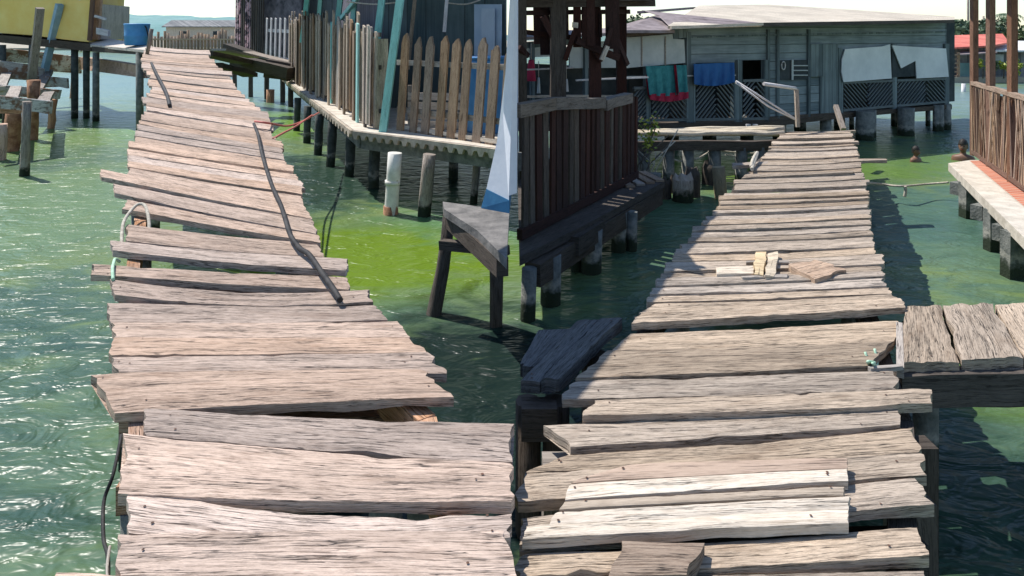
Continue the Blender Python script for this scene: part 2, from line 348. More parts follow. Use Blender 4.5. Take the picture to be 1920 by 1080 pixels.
PC = [0]
def plank(parent, q, surf, mat, th=.036, curve=0, dz=0, tilt=0, edge=1.0, name='plank', label=None, top=None, nv=9):
    """a worn board whose four top corners are given; ragged edges, cupped and twisted"""
    TL, TR, BR, BL = [Vector((a, b)) for a, b in q]; PC[0] += 1; sd_ = PC[0]*7.31
    c0 = surf(*((TL+BL)/2)); c1 = surf(*((TR+BR)/2)); ln = (c1-c0).length
    wd = (surf(*((TL+TR)/2))-surf(*((BL+BR)/2))).length
    nu = max(14, min(90, int(ln*45)))
    ax = (c1-c0).normalized(); ac = Vector((-ax.y, ax.x, 0)).normalized(); ac = ac if ac.y > 0 else -ac
    tops = []; bots = []
    tw = noise.noise((sd_, 3, 1))*.006
    chips = [(random.random(), random.choice((0, 1)), random.uniform(.004, .018)*edge, random.uniform(.03, .16)) for _ in range(3)]
    for i in range(nu):
        u = i/(nu-1)
        for j in range(nv):
            v = j/(nv-1)
            a = TL.lerp(TR, u); b = BL.lerp(BR, u); px = a.lerp(b, v)
            p = surf(px.x, px.y+curve*4*u*(1-u))
            e = abs(2*v-1)**3
            sgn = 1 if v < .5 else -1
            n1 = noise.noise((u*ln*1.1, sgn*9+sd_, 0))*.005+noise.noise((u*ln*8, sgn*5+sd_, 3))*.0028+noise.noise((u*ln*32, sgn*5+sd_, 6))*.003
            for (cu, cs, amp, wdt) in chips:
                if (cs == 0) == (v < .5): n1 -= amp*max(0, 1-abs(u-cu)*ln/wdt)
            p = p+ac*(sgn*n1*e*edge)
            eu = max(0, 1-min(u, 1-u)*ln/.12)
            p = p+ax*((1 if u > .5 else -1)*(noise.noise((v*wd*14, sd_, 5 if u > .5 else 8))*.028+noise.noise((v*wd*45, sd_, 5 if u > .5 else 8))*.012)*eu*edge)
            z = dz*.7+tilt*.8*(v-.5)+tw*(u-.5)*(v-.5)*6+noise.noise((u*ln*.8, v*wd*2, sd_))*.004*edge+noise.noise((u*ln*3, v*wd*40, sd_))*.0028*edge
            z -= .003*(abs(2*v-1)**14)+.002*eu*eu
            p = p+Vector((0, 0, z)); tops.append(p); 
            bots.append(p-Vector((0, 0, th*(1+.25*noise.noise((u*ln*5, sgn, sd_))))))
    mb = MB()
    uvf = lambda i, j: (i/(nu-1)*ln, j/(nv-1)*wd)
    bt0 = mb.grid(tops, nu, nv, uvf); bt = len(mb.v); mb.v += [p.copy() for p in tops]; bb = len(mb.v); mb.v += bots
    # border ring
    ring = [(i, 0) for i in range(nu)]+[(nu-1, j) for j in range(1, nv)]+[(i, nv-1) for i in range(nu-2, -1, -1)]+[(0, j) for j in range(nv-2, 0, -1)]
    rl = 0
    for k in range(len(ring)):
        a = ring[k]; c = ring[(k+1) % len(ring)]
        ia = a[0]*nv+a[1]; ic = c[0]*nv+c[1]; st = (mb.v[bt+ia]-mb.v[bt+ic]).length
        vs = wd+.3
        mb.face([bt+ia, bb+ia, bb+ic, bt+ic], [(rl, vs), (rl, vs+th), (rl+st, vs+th), (rl+st, vs)]); rl += st
    for i in range(nu-1):
        mb.face([bb+i*nv, bb+i*nv+nv-1, bb+(i+1)*nv+nv-1, bb+(i+1)*nv], [(0, 0), (0, wd), (.1, wd), (.1, 0)])
    nf0 = len(mb.f)
    if c0.y < 5.5 and nu > 30:                    # rusty nail heads over the stringers
        for fu in (.07, .93):
            for fv in (.3, .72):
                if random.random() < .4: continue
                uu = fu+random.uniform(-.045, .045); vv = fv+random.uniform(-.2, .2); cpt = tops[int(uu*(nu-1))*nv+int(vv*(nv-1))]
                bn = len(mb.v); rr = random.uniform(.0035, .0055); mb.v += [cpt+Vector((math.cos(a*1.047)*rr, math.sin(a*1.047)*rr, .0035)) for a in range(6)]; mb.face(range(bn, bn+6))
    o = mb.build(name, mat, parent, recalc=False, clean=True)
    if len(mb.f) > nf0:
        o.data.materials.append(NAIL)
        for po in list(o.data.polygons)[nf0:]: po.material_index = 1
    if label: o['label'] = label
    return o

# ------------------------------------------------------------------ water, shore
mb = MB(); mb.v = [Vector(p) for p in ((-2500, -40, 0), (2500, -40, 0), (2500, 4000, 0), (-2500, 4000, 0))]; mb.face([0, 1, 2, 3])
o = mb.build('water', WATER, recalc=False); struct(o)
SAND = plain('shore_sand', (.30, .27, .21), (.42, .38, .30), .5, .95, .02)
def land(poly, h, name='shore'):
    mb = MB(); mb.slab([Vector((x, y, -.3)) for x, y in poly], (0, 0, h+.3)); return struct(mb.build(name, SAND))
land([(16, 31.5), (44, 33), (140, 60), (140, 220), (30, 200), (17, 60)], .25)
land([(-190, 105), (-30, 96), (12, 110), (14, 220), (-190, 240)], .3)

# ------------------------------------------------------------------ LEFT JETTY
jl = thing('wooden_jetty', 'long sunlit jetty of pinkish grey planks on the left, climbing past the turquoise veranda posts', 'jetty', surfL(500, 700)*1)
WORLD_OF[jl.name].z = 0; jl.location.z = 0
LQ = [
 ([(105, 1068), (957, 1108), (957, 1230), (40, 1215)], 0, 0),
 ([(220, 998), (957, 990), (957, 1100), (217, 1092)], 0, .004),
 ([(245, 914), (957, 956), (957, 1002), (240, 992)], 26, -.004),
 ([(237, 817), (957, 868), (957, 944), (221, 925)], 8, .012),
 ([(273, 768), (957, 794), (957, 866), (268, 815)], 6, .008),
 ([(173, 705), (785, 695), (852, 748), (218, 776)], -2, .014),
 ([(208, 667), (800, 661), (838, 697), (222, 697)], 0, 0),
 ([(212, 633), (765, 631), (800, 661), (208, 666)], 2, .004),
 ([(210, 602), (742, 600), (765, 630), (211, 632)], 2, 0),
 ([(203, 565), (700, 570), (728, 597), (208, 602)], 5, -.004),
 ([(207, 524), (690, 543), (697, 566), (215, 551)], 14, .006),
 ([(175, 495), (650, 520), (656, 542), (173, 515)], 2, .004),
 ([(430, 507), (635, 512), (640, 519), (425, 515)], 0, -.03),
 ([(207, 450), (650, 484), (652, 507), (208, 471)], 5, .008),
 ([(237, 419), (598, 456), (608, 480), (239, 450)], 3, 0),
 ([(238, 374), (597, 441), (602, 456), (232, 393)], 2, .008),
 ([(216, 345), (584, 411), (593, 438), (216, 361)], 3, .004),
 ([(187, 317), (572, 391), (583, 411), (190, 333)], 2, .014),
 ([(244, 312), (565, 366), (572, 391), (240, 326)], 3, -.004),
]
for q, cv, dz in LQ:
    plank(jl, q, surfL, DECK_L, curve=cv, dz=dz, tilt=random.uniform(-.006, .006))
xl = [(325, 242), (320, 245), (292, 237), (275, 245), (255, 256), (220, 270), (202, 275), (190, 268), (167, 283), (142, 276), (117, 262), (97, 268), (86, 283)]
xr = [(392, 570), (366, 565), (353, 565), (328, 556), (312, 540), (277, 525), (257, 510), (232, 505), (212, 492), (192, 470), (177, 447), (155, 437), (142, 430), (122, 402), (110, 394), (95, 395)]
dyr = [(320, 50), (255, 46), (230, 44), (167, 24), (150, 22), (115, 12), (90, 8)]
y = 313.0
while y > 88:
    st = 3.2+(y-85)*.040+random.uniform(-1, 1.2)
    if random.random() < .12: st *= 1.5
    y2 = max(86, y-st)
    yb, yt = y-.35, y2
    rb, rt = yb+interp(dyr, yb)-.35, yt+interp(dyr, yt)
    a = interp(xl, y)+random.uniform(-4, 4); b = interp(xr, rb)+random.uniform(-4, 4)
    plank(jl, [(a+random.uniform(-2, 2), yt), (b+random.uniform(-1, 1), rt), (b+2, rb), (a, yb)], surfL, DECK_L, curve=random.uniform(0, 2.5), dz=random.uniform(-.012, .014), tilt=random.uniform(-.008, .008), nv=6)
    y = y2
# stringers, cross beams and posts of the left jetty
def under(parent, pts, surf, inset_w, mat, post_r, zoff=.11):
    for side in (0, 1):
        ps = [surf(*p[side])-Vector((0, 0, zoff)) for p in pts]
        for a, b in zip(ps, ps[1:]): beam('stringer', a, b, inset_w, .13, mat, parent, seg=3, wob=.01)
    for i, p in enumerate(pts):
        a, b = surf(*p[0]), surf(*p[1])
        ex = (b-a).normalized()*.06
        beam('cross_beam', a-ex-Vector((0, 0, zoff+.115)), b+ex-Vector((0, 0, zoff+.115)), .1, .1, mat, parent, seg=3, wob=.01)
        for c in (a, b):
            MB().tube([c-Vector((0, 0, zoff+.165)), Vector((c.x+.01, c.y, .5*c.z-.1)), Vector((c.x, c.y, -.6))], post_r, 9, .14).build('post', STILT, parent)
under(jl, [((300, 1180), (900, 1180)), ((262, 800), (800, 760)), ((262, 700), (720, 690)), ((245, 575), (650, 590)), ((250, 480), (600, 500)), ((262, 400), (560, 430)), ((265, 330), (530, 350)), ((285, 230), (480, 260)), ((290, 160), (430, 175)), ((290, 100), (385, 108))], surfL, .07, RUSTW, .07)
# extra support seen through the gaps
beam('brace', surfL(775, 770)-Vector((0, 0, .1)), surfL(850, 800)-Vector((0, 0, .1)), .1, .07, RUSTW, jl, seg=2)
beam('brace', surfL(735, 762)-Vector((0, 0, .2)), surfL(752, 800)-Vector((0, 0, .2)), .02, .02, GREYW, jl)

def hose(name, pts, r, mat, label, cat, n=8, smooth=6):
    ps = [Vector(p) for p in pts]; out = []
    for i in range(len(ps)-1):
        p0 = ps[max(i-1, 0)]; p1 = ps[i]; p2 = ps[i+1]; p3 = ps[min(i+2, len(ps)-1)]
        for k in range(smooth):
            t = k/smooth
            out.append(.5*((2*p1)+(p2-p0)*t+(2*p0-5*p1+4*p2-p3)*t*t+(3*p1-p0-3*p2+p3)*t**3))
    out.append(ps[-1])
    return tag(MB().tube(out, r, n).build(name, mat), label, cat)
U = lambda px, py, h: surfL(px, py)+Vector((0, 0, h))
hose('hose', [U(476, 241, .05), U(484, 262, .05), U(492, 300, .045), U(508, 352, .04), U(526, 395, .045), U(535, 425, .05), U(545, 455, .045), U(562, 478, .04), U(580, 494, .05), U(603, 526, .045), U(622, 553, .045), U(638, 574, .03)], .016, BLACK, 'thick black hose lying along the right edge of the sunlit left jetty', 'hose')
hose('cable', [U(284, 124, .05), U(293, 145, .06), U(304, 165, .05), U(313, 185, .05), U(318, 203, .03)], .022, BLACK, 'short black cable lying near the far end of the left jetty', 'cable')
hose('red_cable', [U(478, 240, .07), U(505, 240, .05), P(540, 236, 8.6), P(570, 226, 9.6), P(598, 211, 11.4)], .012, REDC, 'thin red cable strung from the left jetty to the concrete platform', 'cable')
hose('red_cable', [U(512, 262, .01), P(530, 250, 7.6), P(556, 236, 8.8), P(585, 216, 10.4)], .012, REDC, 'lower strand of red cable sagging over the dark water', 'cable')
hose('rope', [U(228, 452, -.03), U(231, 425, .02), U(247, 407, .05), U(260, 399, .06), U(272, 402, .06), U(279, 418, .02), U(280, 432, -.05)], .011, ROPE, 'pale rope looped round a post at the left edge of the left jetty', 'rope')
hose('green_rope', [U(224, 478, -.04), U(216, 486, 0), U(213, 500, .02), U(211, 514, .03), U(212, 528, .01)], .009, GROPE, 'pale green rope tied round a jutting plank end of the left jetty', 'rope')
hose('wire', [U(228, 790, -.05), U(212, 835, -.1), U(195, 850, -.16), U(194, 890, -.2), U(202, 920, -.2), U(200, 965, -.2), U(175, 975, -.2), U(170, 1010, -.2), U(188, 1040, -.18), U(192, 1085, -.15)], .006, BLACK, 'thin dark wire hanging beside the nearest planks on the left', 'wire')
hose('wire', [U(206, 910, -.19), U(201, 945, -.19), U(204, 990, -.19), U(194, 1030, -.16), U(190, 1085, -.14)], .0045, GREYW, 'pale twisted wire dangling over the water at the lower left corner', 'wire')

# ------------------------------------------------------------------ LEFT: platform, fences and turquoise veranda house
ZP = .9
pf = thing('concrete_platform', 'pale concrete platform with scalloped edge on pipe stilts beside the left jetty', 'platform', (Z(664, 244, ZP).x, Z(664, 244, ZP).y, 0))
A = Z(531, 144, ZP); B = Z(664, 244, ZP); C = Z(957, 281, ZP); Bk = Vector((-.08, 15, ZP)); Ak = Vector((-5.5, 23.5, ZP))
MB().slab([A, B, C, Bk, Ak], (0, 0, -.07)).build('slab', CONCP, pf)
def scallop(p0, p1, step, drop):
    mb = MB(); d = p1-p0; n = int(d.length/step); out = Vector((d.y, -d.x, 0)).normalized()*.02
    if out.y > 0 and abs(out.y) > abs(out.x): out = -out
    pts = []
    for i in range(n*6+1):
        t = i/(n*6); k = drop if (i % 6) in (1, 2, 3) else drop*.45
        pts.append((p0+d*t, k))
    for i in range(len(pts)-1):
        a, k = pts[i]; b, k2 = pts[i+1]; z = Vector((0, 0, -.005))
        bi = len(mb.v); dn = Vector((0, 0, -1))
        mb.v += [a+z-out, b+z-out, b+z-out+dn*k2, a+z-out+dn*k, a+z+out, b+z+out, b+z+out+dn*k2, a+z+out+dn*k]
        for f in ((0, 1, 2, 3), (7, 6, 5, 4), (3, 2, 6, 7), (0, 4, 5, 1), (0, 3, 7, 4), (1, 5, 6, 2)): mb.face([bi+x for x in f])
    return mb
scallop(B+Vector((0, -.03, 0)), C+Vector((0, -.03, 0)), .155, .11).build('scalloped_edge', TRIM, pf, recalc=False)
scallop(A+Vector((-.03, 0, 0)), B+Vector((-.03, 0, 0)), .3, .11).build('scalloped_edge', TRIM, pf, recalc=False)
o_ = Vector((.12, .16, -.17))
beam('edge_beam', B+o_, C+o_, .16, .2, STILT, pf); beam('edge_beam', A+o_, B+o_, .16, .2, STILT, pf)
# stilts
def stilt(px, contact, r, mat, parent, name='post', lean=0, z=.75, rag=.05):
    b = W(px, contact); t = Vector((b.x+lean, b.y, z)); b2 = b-(t-b)*.8
    return MB().tube([b2, b, b.lerp(t, .33), b.lerp(t, .66), t], r, 12, rag).build(name, mat, parent)
stilt(733, 401, .085, PIPE, pf, 'pipe_stilt', .05, rag=.02)
MB().tube([W(732, 401)+Vector((0, 0, -.3)), W(732, 401)+Vector((0, 0, .10))], .092, 12, .2).build('rust_foot', RUST, pf)
MB().tube([W(733, 401)+Vector((.017, 0, .36)), W(733, 401)+Vector((.02, 0, .41))], .094, 14).build('collar', PIPE, pf)
stilt(795, 405, .075, GREYW, pf, 'post', .07, rag=.2); stilt(888, 382, .05, GREYW, pf, 'post', .06, rag=.1)
for px, cy in ((700, 352), (655, 330), (620, 312), (596, 290), (575, 268), (556, 245), (700, 290), (850, 335)):
    stilt(px, cy, .075, DSTILT, pf, 'post', .03, rag=.12)

# wooden stub pile in the green water between jetty and platform
tag(MB().tube([W(506, 192)+Vector((0, 0, -.5)), W(506, 192)+Vector((.02, 0, .42))], .13, 10, .15).build('mooring_stump', RUSTW), 'lone brown stump standing in bright green water between the jetty and the platform', 'stump')

# picket fence facing the jetty
pk = thing('picket_fence', 'fence of wide brown pointed pickets on the concrete platform edge', 'fence', (Z(745, 246, ZP).x, Z(745, 246, ZP).y, ZP))
f0 = Z(742, 243, ZP); f1 = Z(952, 276, ZP)
def picket(a, w, h, th, lean, mat, parent, d, pointed=True, name='picket', seed=0):
    """one board standing at a, face along d"""
    n = Vector((d.y, -d.x, 0)); up = (Vector((0, 0, 1))+d*lean).normalized()
    prof = [(-.5, 0), (.5, 0), (.5+random.uniform(-.06, .06), .5), (.5, .90+random.uniform(-.01, .03)), (.30, .945+random.uniform(-.01, .02)), (.14, .985+random.uniform(-.01, .015)), (-.10, .98+random.uniform(-.015, .015)), (-.30, .94+random.uniform(-.01, .02)), (-.5, .895+random.uniform(-.01, .04)), (-.5+random.uniform(-.06, .06), .5)] if pointed else [(-.5, 0), (.5, 0), (.5, .5), (.5, .97+random.uniform(-.02, .02)), (.1, .99), (-.5, 1), (-.5, .5)]
    pts = [a+d*(x*w)+up*(y*h) for x, y in prof]
    return MB().slab(pts, n*th, uvdir=up).build(name, mat, parent)
dd = (f1-f0).normalized(); npk = 11
for i, px in enumerate((752, 776, 798, 825, 847, 868, 895, 919, 944)):
    t = (px-746)/(944-742); t = t*(f0.y)/(f0.y*t+f1.y*(1-t)) if True else t
    # perspective-correct position for an even picture spacing
    k = (px-960)/F; den = (dd.x-k*dd.y); s_ = (k*f0.y-f0.x)/den; a = f0+dd*s_
    h = (lerp(186, 196, i/8))/F*a.y*random.uniform(.97, 1.02)
    picket(a, random.uniform(.125, .155), h*random.uniform(.97, 1.03), .028, .10, PICK, pk, dd)
nrm = Vector((-dd.y, dd.x, 0))*.03
for zz in (.28, .92):
    beam('rail', f0+Vector((0, 0, zz))+nrm, f1+Vector((0, 0, zz))+nrm, .03, .07, GREYW, pk)
beam('base_board', f0+Vector((.05, 0, .05))-nrm*.3, f1+Vector((0, 0, .05))-nrm*.3, .05, .05, PALE, pk)

# long slatted fence running away
sf = thing('slat_fence', 'long ragged fence of narrow grey brown slats running away along the platform', 'fence', (Z(712, 244, ZP).x, Z(712, 244, ZP).y, ZP))
g0 = Z(546, 150, ZP); g1 = Z(708, 243, ZP); gd = (g1-g0).normalized()
s_ = 0.0; nsl = 0; FL = (g1-g0).length
while s_ < FL and nsl < 99:
    a = g0+gd*s_; px = 960+F*a.x/a.y; nsl += 1
    row0 = HY+(CZ-ZP)*F/a.y; top = interp([(549, 32), (570, 27), (600, 28), (650, 38), (680, 44), (714, 50)], px)+random.uniform(-5, 5)
    h = (row0-top)/F*a.y; fw = random.choice((.10, .12, .14, .155))
    mt = random.choice((SLATW, SLATW, GREYW, DARKW, SLATW, SLATW, PICK, TURQ if random.random() < .3 else SLATW))
    a2_ = a+Vector((gd.y, -gd.x, 0))*random.choice((-.05, 0, 0, .04, .09))
    picket(a2_+Vector((0, 0, random.choice((0, 0, .06, .12)))), fw, h*random.uniform(.9, 1.02), .03, .06+random.uniform(-.03, .03), mt, sf, gd, False, 'slat')
    s_ += fw*random.choice((.98, 1.03, 1.1, 1.2))
bb_ = MB(); s_ = 0.0; off_ = Vector((-gd.y, gd.x, 0))*.07
while s_ < FL:
    a = g0+gd*s_+off_; fw = random.uniform(.10, .17); px = 960+F*a.x/a.y
    h = (HY+(CZ-ZP)*F/a.y-interp([(549, 36), (600, 34), (650, 44), (714, 58)], px))/F*a.y*random.uniform(.84, .98)
    bb_.beam(a+Vector((0, 0, random.uniform(0, .1))), a+gd*random.uniform(-.02, .04)+Vector((0, 0, h)), .015, fw, 1, up=gd.cross(Vector((0, 0, 1)))); s_ += fw*random.choice((1.05, 1.1, 1.1, 1.5))
bb_.build('backing_boards', SLATW, sf)
nn = Vector((-gd.y, gd.x, 0))*.04
for zz in (.25, .85, 1.3):
    beam('rail', g0+Vector((0, 0, zz))+nn, g1+Vector((0, 0, zz))+nn, .03, .06, DARKW, sf)

# house behind the fences
hl = thing('veranda_house', 'dark green board house with turquoise veranda posts behind the left fences', 'house', (-3, 12.5, ZP))
MB().slab([Vector((-5.3, 21.5, ZP)), Vector((-2.35, 12.6, ZP)), Vector((-2.35, 12.6, 4.2)), Vector((-5.3, 21.5, 4.2))], (.06, .1, 0)).build('side_wall', lapboards('violet_grey_wall', (.09, .08, .11), (.2, .19, .23), .25, False), hl)
MB().slab([Vector((-2.3, 12.4, ZP)), Vector((-.12, 11.6, ZP)), Vector((-.12, 11.6, 4.2)), Vector((-2.3, 12.4, 4.2))], (.03, .1, 0)).build('front_wall', GWALL, hl)
dr = MB().slab([P(889, 118, 11.72), P(940, 118, 11.53), P(940, 8, 11.53), P(889, 8, 11.72)], (.01, .03, 0)).build('door', plain('pale_blue_door', (.34, .44, .56), (.44, .54, .66), 3, .6, .002), hl)
MB().slab([P(903, 112, 11.62), P(928, 112, 11.53), P(928, 16, 11.53), P(903, 16, 11.62)], (-.003, -.014, 0)).build('panel', plain('pale_door_panel', (.42, .50, .60), (.5, .58, .68), 3, .6, .002), dr)
MB().slab([Vector((-7.2, 23, ZP-.2)), Vector((-5.2, 21.6, ZP)), Vector((-5.2, 21.6, 4.2)), Vector((-7.2, 23, 4.2))], (.06, .1, 0)).build('end_wall', HWALL2, hl)
MB().slab([Vector((-6.9, 17, 3.9)), Vector((-2.2, 10.2, 3.9)), Vector((-.1, 9.4, 3.9)), Vector((-.1, 13.5, 4.4)), Vector((-5, 19, 4.4))], (0, 0, .08)).build('roof', ROOFD, hl)
def vpost(px0, y0, px1, y1, D, wd, mat=TURQ, name='veranda_post'):
    a = P(px0, y0, D); b = P(px1, y1, D); 
    t = b+(b-a)*1.6 if b.z < 3.9 else b
    while t.z > 3.95: t = a+(t-a)*.98
    return beam(name, a, t, wd, wd, mat, hl, seg=3, wob=.005)
vpost(718, 248, 750, 0, 9.3, .10)
vpost(698, 150, 716, 0, 11.2, .10); vpost(653, 140, 665, 0, 13, .09)
vpost(625, 110, 638, 0, 14.2, .10); vpost(594, 90, 601, 0, 15.5, .09); vpost(567, 80, 576, 0, 16.8, .11)
vpost(765, 130, 778, 0, 10.4, .05, SLATW); vpost(833, 60, 838, 0, 10.8, .05, WHTW)
beam('brace', P(640, 35, 13.2), P(680, -15, 12.6), .07, .07, TURQ, hl)
hose('clothes_line', [P(650, 3, 12.4), P(700, 8, 12), P(740, 5, 11.4)], .012, ROPE, 'sagging pale line strung between turquoise posts', 'line')
hose('clothes_line', [P(835, 5, 10.8), P(872, 8, 11), P(900, 0, 11.2)], .012, ROPE, 'thin line hanging by the pale blue door', 'line')
db = thing('blue_drum', 'blue plastic drum half hidden behind the wide brown pickets', 'drum', Z(893, 272, ZP)+Vector((.1, 1.2, 0)))
c = WORLD_OF[db.name]
MB().tube([c+Vector((0, 0, z)) for z in (0, .02, .3, .32, .34, .62, .64, .66, .94, .97)], .3, 20).build('body', BARREL, db)
MB().tube([c+Vector((0, 0, .97)), c+Vector((0, 0, 1.01))], .315, 20).build('lid', BARREL, db)
bx = thing('wash_tub', 'pale crate and boards standing behind the wide brown pickets', 'crate', Z(780, 262, ZP)+Vector((.1, 1.0, 0)))
c = WORLD_OF[bx.name]
for i in range(4): beam('board', c+Vector((-.35, 0, .06+i*.13)), c+Vector((.4, -.1, .06+i*.13)), .03, .10, PALE, bx)
for s_ in (-.33, .37): beam('leg', c+Vector((s_, .03, 0)), c+Vector((s_, .03, .6)), .05, .05, GREYW, bx)

# far white picket gate and pink boards
wf = thing('white_picket_fence', 'short white picket fence at the far end of the left platform', 'fence', P(520, 118, 21))
a0 = P(500, 113, 22); a1 = P(543, 119, 20.5); d_ = (a1-a0).normalized()
for i in range(6):
    picket(a0.lerp(a1, i/5), .11, 1.35, .03, .06, WHTW, wf, d_, False)
for zz in (.1, .95): beam('rail', a0+Vector((0, 0, zz))-Vector((0, -.04, 0)), a1+Vector((0, 0, zz))-Vector((0, -.04, 0)), .03, .1, WHTW, wf)
ph = thing('pink_board_house', 'pink and dark board wall beside the far white picket fence', 'house', P(465, 98, 23))
b0 = P(443, 92, 24); b1 = P(493, 105, 22.4)
for i in range(14):
    a = b0.lerp(b1, i/13); picket(a, .085, 2.4, .03, .03, PINKW if i % 5 < 3 and i < 10 else DARKW, ph, (b1-b0).normalized(), False, 'wall_board')
MB().slab([b0+Vector((0, .1, 0)), P(560, 118, 21.2)+Vector((0, .3, 0)), P(560, 118, 21.2)+Vector((0, .3, 2.6)), b0+Vector((0, .1, 2.6))], (.05, .1, 0)).build('wall', plain('mottled_dark_wall', (.05, .05, .06), (.24, .22, .24), 3, .9), ph)
MB().slab([b0+Vector((-.3, -.3, 2.6)), P(560, 118, 21.2)+Vector((0, -.3, 2.6)), P(560, 118, 21.2)+Vector((0, 3, 2.9)), b0+Vector((-.3, 3, 2.9))], (0, 0, .07)).build('roof', ROOFD, ph)
fp = thing('low_boardwalk', 'dark ramshackle boardwalk joining the left jetty to the pink house', 'boardwalk', P(470, 125, 19))
for (x0, y0, D0, x1, y1, D1, h) in ((428, 88, 22, 545, 128, 20, .22), (385, 100, 15.5, 470, 118, 19, .12), (440, 112, 19, 545, 138, 18.5, .3), (400, 122, 14, 470, 140, 17, .1), (500, 128, 19, 545, 135, 19, .5)):
    beam('beam', P(x0, y0, D0), P(x1, y1, D1), .35, h, DARKW, fp, seg=3, wob=.03)
for (px, cy) in ((440, 178), (470, 182), (500, 186), (530, 192), (545, 200)): stilt(px, cy, .08, DARKW, fp, 'post', 0, z=1.0)
beam('plank', P(410, 93, 15), P(475, 107, 18), .3, .05, GREYW, fp, seg=2); beam('plank', P(465, 98, 21), P(545, 118, 20), .4, .05, GREYW, fp, seg=2)

# white and blue wall end on its dark ledge
ZL = .86
lg = thing('ledge_landing', 'dark shaded landing slab on black posts beneath the white and blue wall', 'landing', (Z(880, 430, ZL).x, Z(880, 430, ZL).y, 0))
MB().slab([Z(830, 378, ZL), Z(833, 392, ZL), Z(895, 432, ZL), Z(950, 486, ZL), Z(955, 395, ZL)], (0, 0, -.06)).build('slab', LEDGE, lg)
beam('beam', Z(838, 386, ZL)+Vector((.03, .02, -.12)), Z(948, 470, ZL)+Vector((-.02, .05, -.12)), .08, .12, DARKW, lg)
b = W(815, 590); MB().tube([b+Vector((-.02, 0, -.5)), b, b+Vector((.06, .03, .35)), b+Vector((.12, .05, .80))], .055, 10, .3).build('post', DARKW, lg)
b = W(930, 610); MB().tube([b+Vector((0, 0, -.5)), b+Vector((.0, 0, .35)), b+Vector((0, .0, .80))], .05, 10, .3).build('post', DARKW, lg)
beam('cross_beam', P(828, 457, 5.3), P(952, 470, 5.0), .07, .07, DARKW, lg, seg=3, wob=.02)
ww = thing('white_blue_wall', 'end of a white wall with a blue painted foot standing on the dark landing', 'wall', Vector((-.1, 5.3, ZL)))
MB().slab([P(902, 390, 5.35), P(955, 402, 5.2), P(955, 376, 5.2), P(912, 355, 5.35)], (.03, 1.2, 0)).build('blue_foot', BLUEP, ww)
MB().slab([P(912, 354, 5.36), P(954, 375, 5.21), P(954, 367, 5.21), P(969, 362, 5.2), P(969, -100, 5.2), P(962, -100, 5.36), P(943, 215, 5.36)], (.03, 2.2, 0)).build('white_wall', PLAST, ww)

MB().slab([Vector((-1.04, 3.72, 3.02)), Vector((.46, 6.80, 3.02)), Vector((.0, 7.4, 3.04)), Vector((-1.75, 4.35, 3.04))], (0, 0, .05)).build('shade_canopy', ROOFD, ww)  # unseen, added only to cast shade along the right jetty's left edge
for q in (Vector((-.06, 5.4, 2.7)), Vector((.0, 6.6, 2.7))): beam('added_shade_canopy_bracket', q, q+Vector((.02, 0, .33)), .06, .06, DARKW, ww)

# ------------------------------------------------------------------ LEFT: rubble walkway, stakes, yellow house
rk = thing('broken_walkway', 'broken grey concrete walkway on rusty posts at the far left', 'walkway', W(45, 330))
def fascia(pts, D0, D1, mat, name='board', t=.07):
    n_ = len(pts)//2; x0 = min(p[0] for p in pts); x1 = max(p[0] for p in pts)
    MB().slab([P(x, y, lerp(D0, D1, (x-x0)/(x1-x0))) for x, y in pts], (.01, t, 0)).build(name, mat, rk)
GB = wood('grey_painted_board', (.42, .40, .38), (.72, .70, .67), .7, .35, 1, stain=(.26, .15, .10))
fascia([(-20, 88), (60, 96), (150, 107), (150, 138), (95, 134), (60, 120), (-20, 112)], 20, 22, GB)
fascia([(-20, 112), (62, 122), (80, 130), (78, 152), (-20, 146)], 17, 18, GB)
fascia([(150, 107), (205, 114), (268, 124), (274, 147), (205, 137), (150, 130)], 22, 15.2, RUSTW, 'beam', .3)
fascia([(82, 143), (125, 147), (126, 166), (112, 163), (82, 164)], 17.6, 18, GB)
fascia([(-20, 158), (60, 164), (112, 169), (108, 186), (60, 183), (-20, 178)], 15, 16.2, GB)
fascia([(-20, 178), (40, 184), (94, 190), (92, 214), (70, 210), (40, 207), (-20, 202)], 12, 12.8, GB)
fascia([(-20, 202), (36, 206), (34, 214), (-20, 212)], 12.2, 12.6, RUSTW)
for (xa, ya, Da, xb, yb, Db) in ((0, 160, 15.1, 20, 118, 19), (70, 166, 15.8, 92, 128, 19), (20, 184, 12.3, 30, 160, 15), (80, 189, 12.8, 92, 170, 15.8)): beam('cross_beam', P(xa, ya+6, Da), P(xb, yb+6, Db), .2, .1, GREYW, rk, seg=2, wob=.02)
def lpost(px0, y0, contact, r, mat, D=None):
    b = W(px0-4, contact); t = P(px0, y0, b.y)
    return MB().tube([b-Vector((0, 0, .5)), b, b.lerp(t, .3), b.lerp(t, .6), t], r, 9, .22).build('post', mat, rk)
lpost(50, 190, 330, .065, GREYW); lpost(100, 186, 241, .075, RUSTW); lpost(140, 138, 184, .09, RUSTW)
lpost(64, 150, 262, .11, RUST); lpost(26, 208, 283, .13, RUST); lpost(4, 232, 300, .09, RUSTW); lpost(30, 190, 262, .08, RUSTW); lpost(10, 190, 240, .04, DARKW)
tag(MB().beam(P(58, 155, 17.4), P(75, 15, 17), .17, .12, 3, .02).build('leaning_pole', GREYW), 'grey weathered board leaning upright from the broken walkway in front of the yellow wall', 'pole')
tag(MB().beam(P(84, 132, 18.3), P(112, 8, 18), .16, .12, 3, .02).build('leaning_pole', plain('pale_blue_paint', (.22, .36, .46), (.34, .48, .58), 5, .7)), 'pale blue painted board leaning upright from the broken walkway', 'pole')

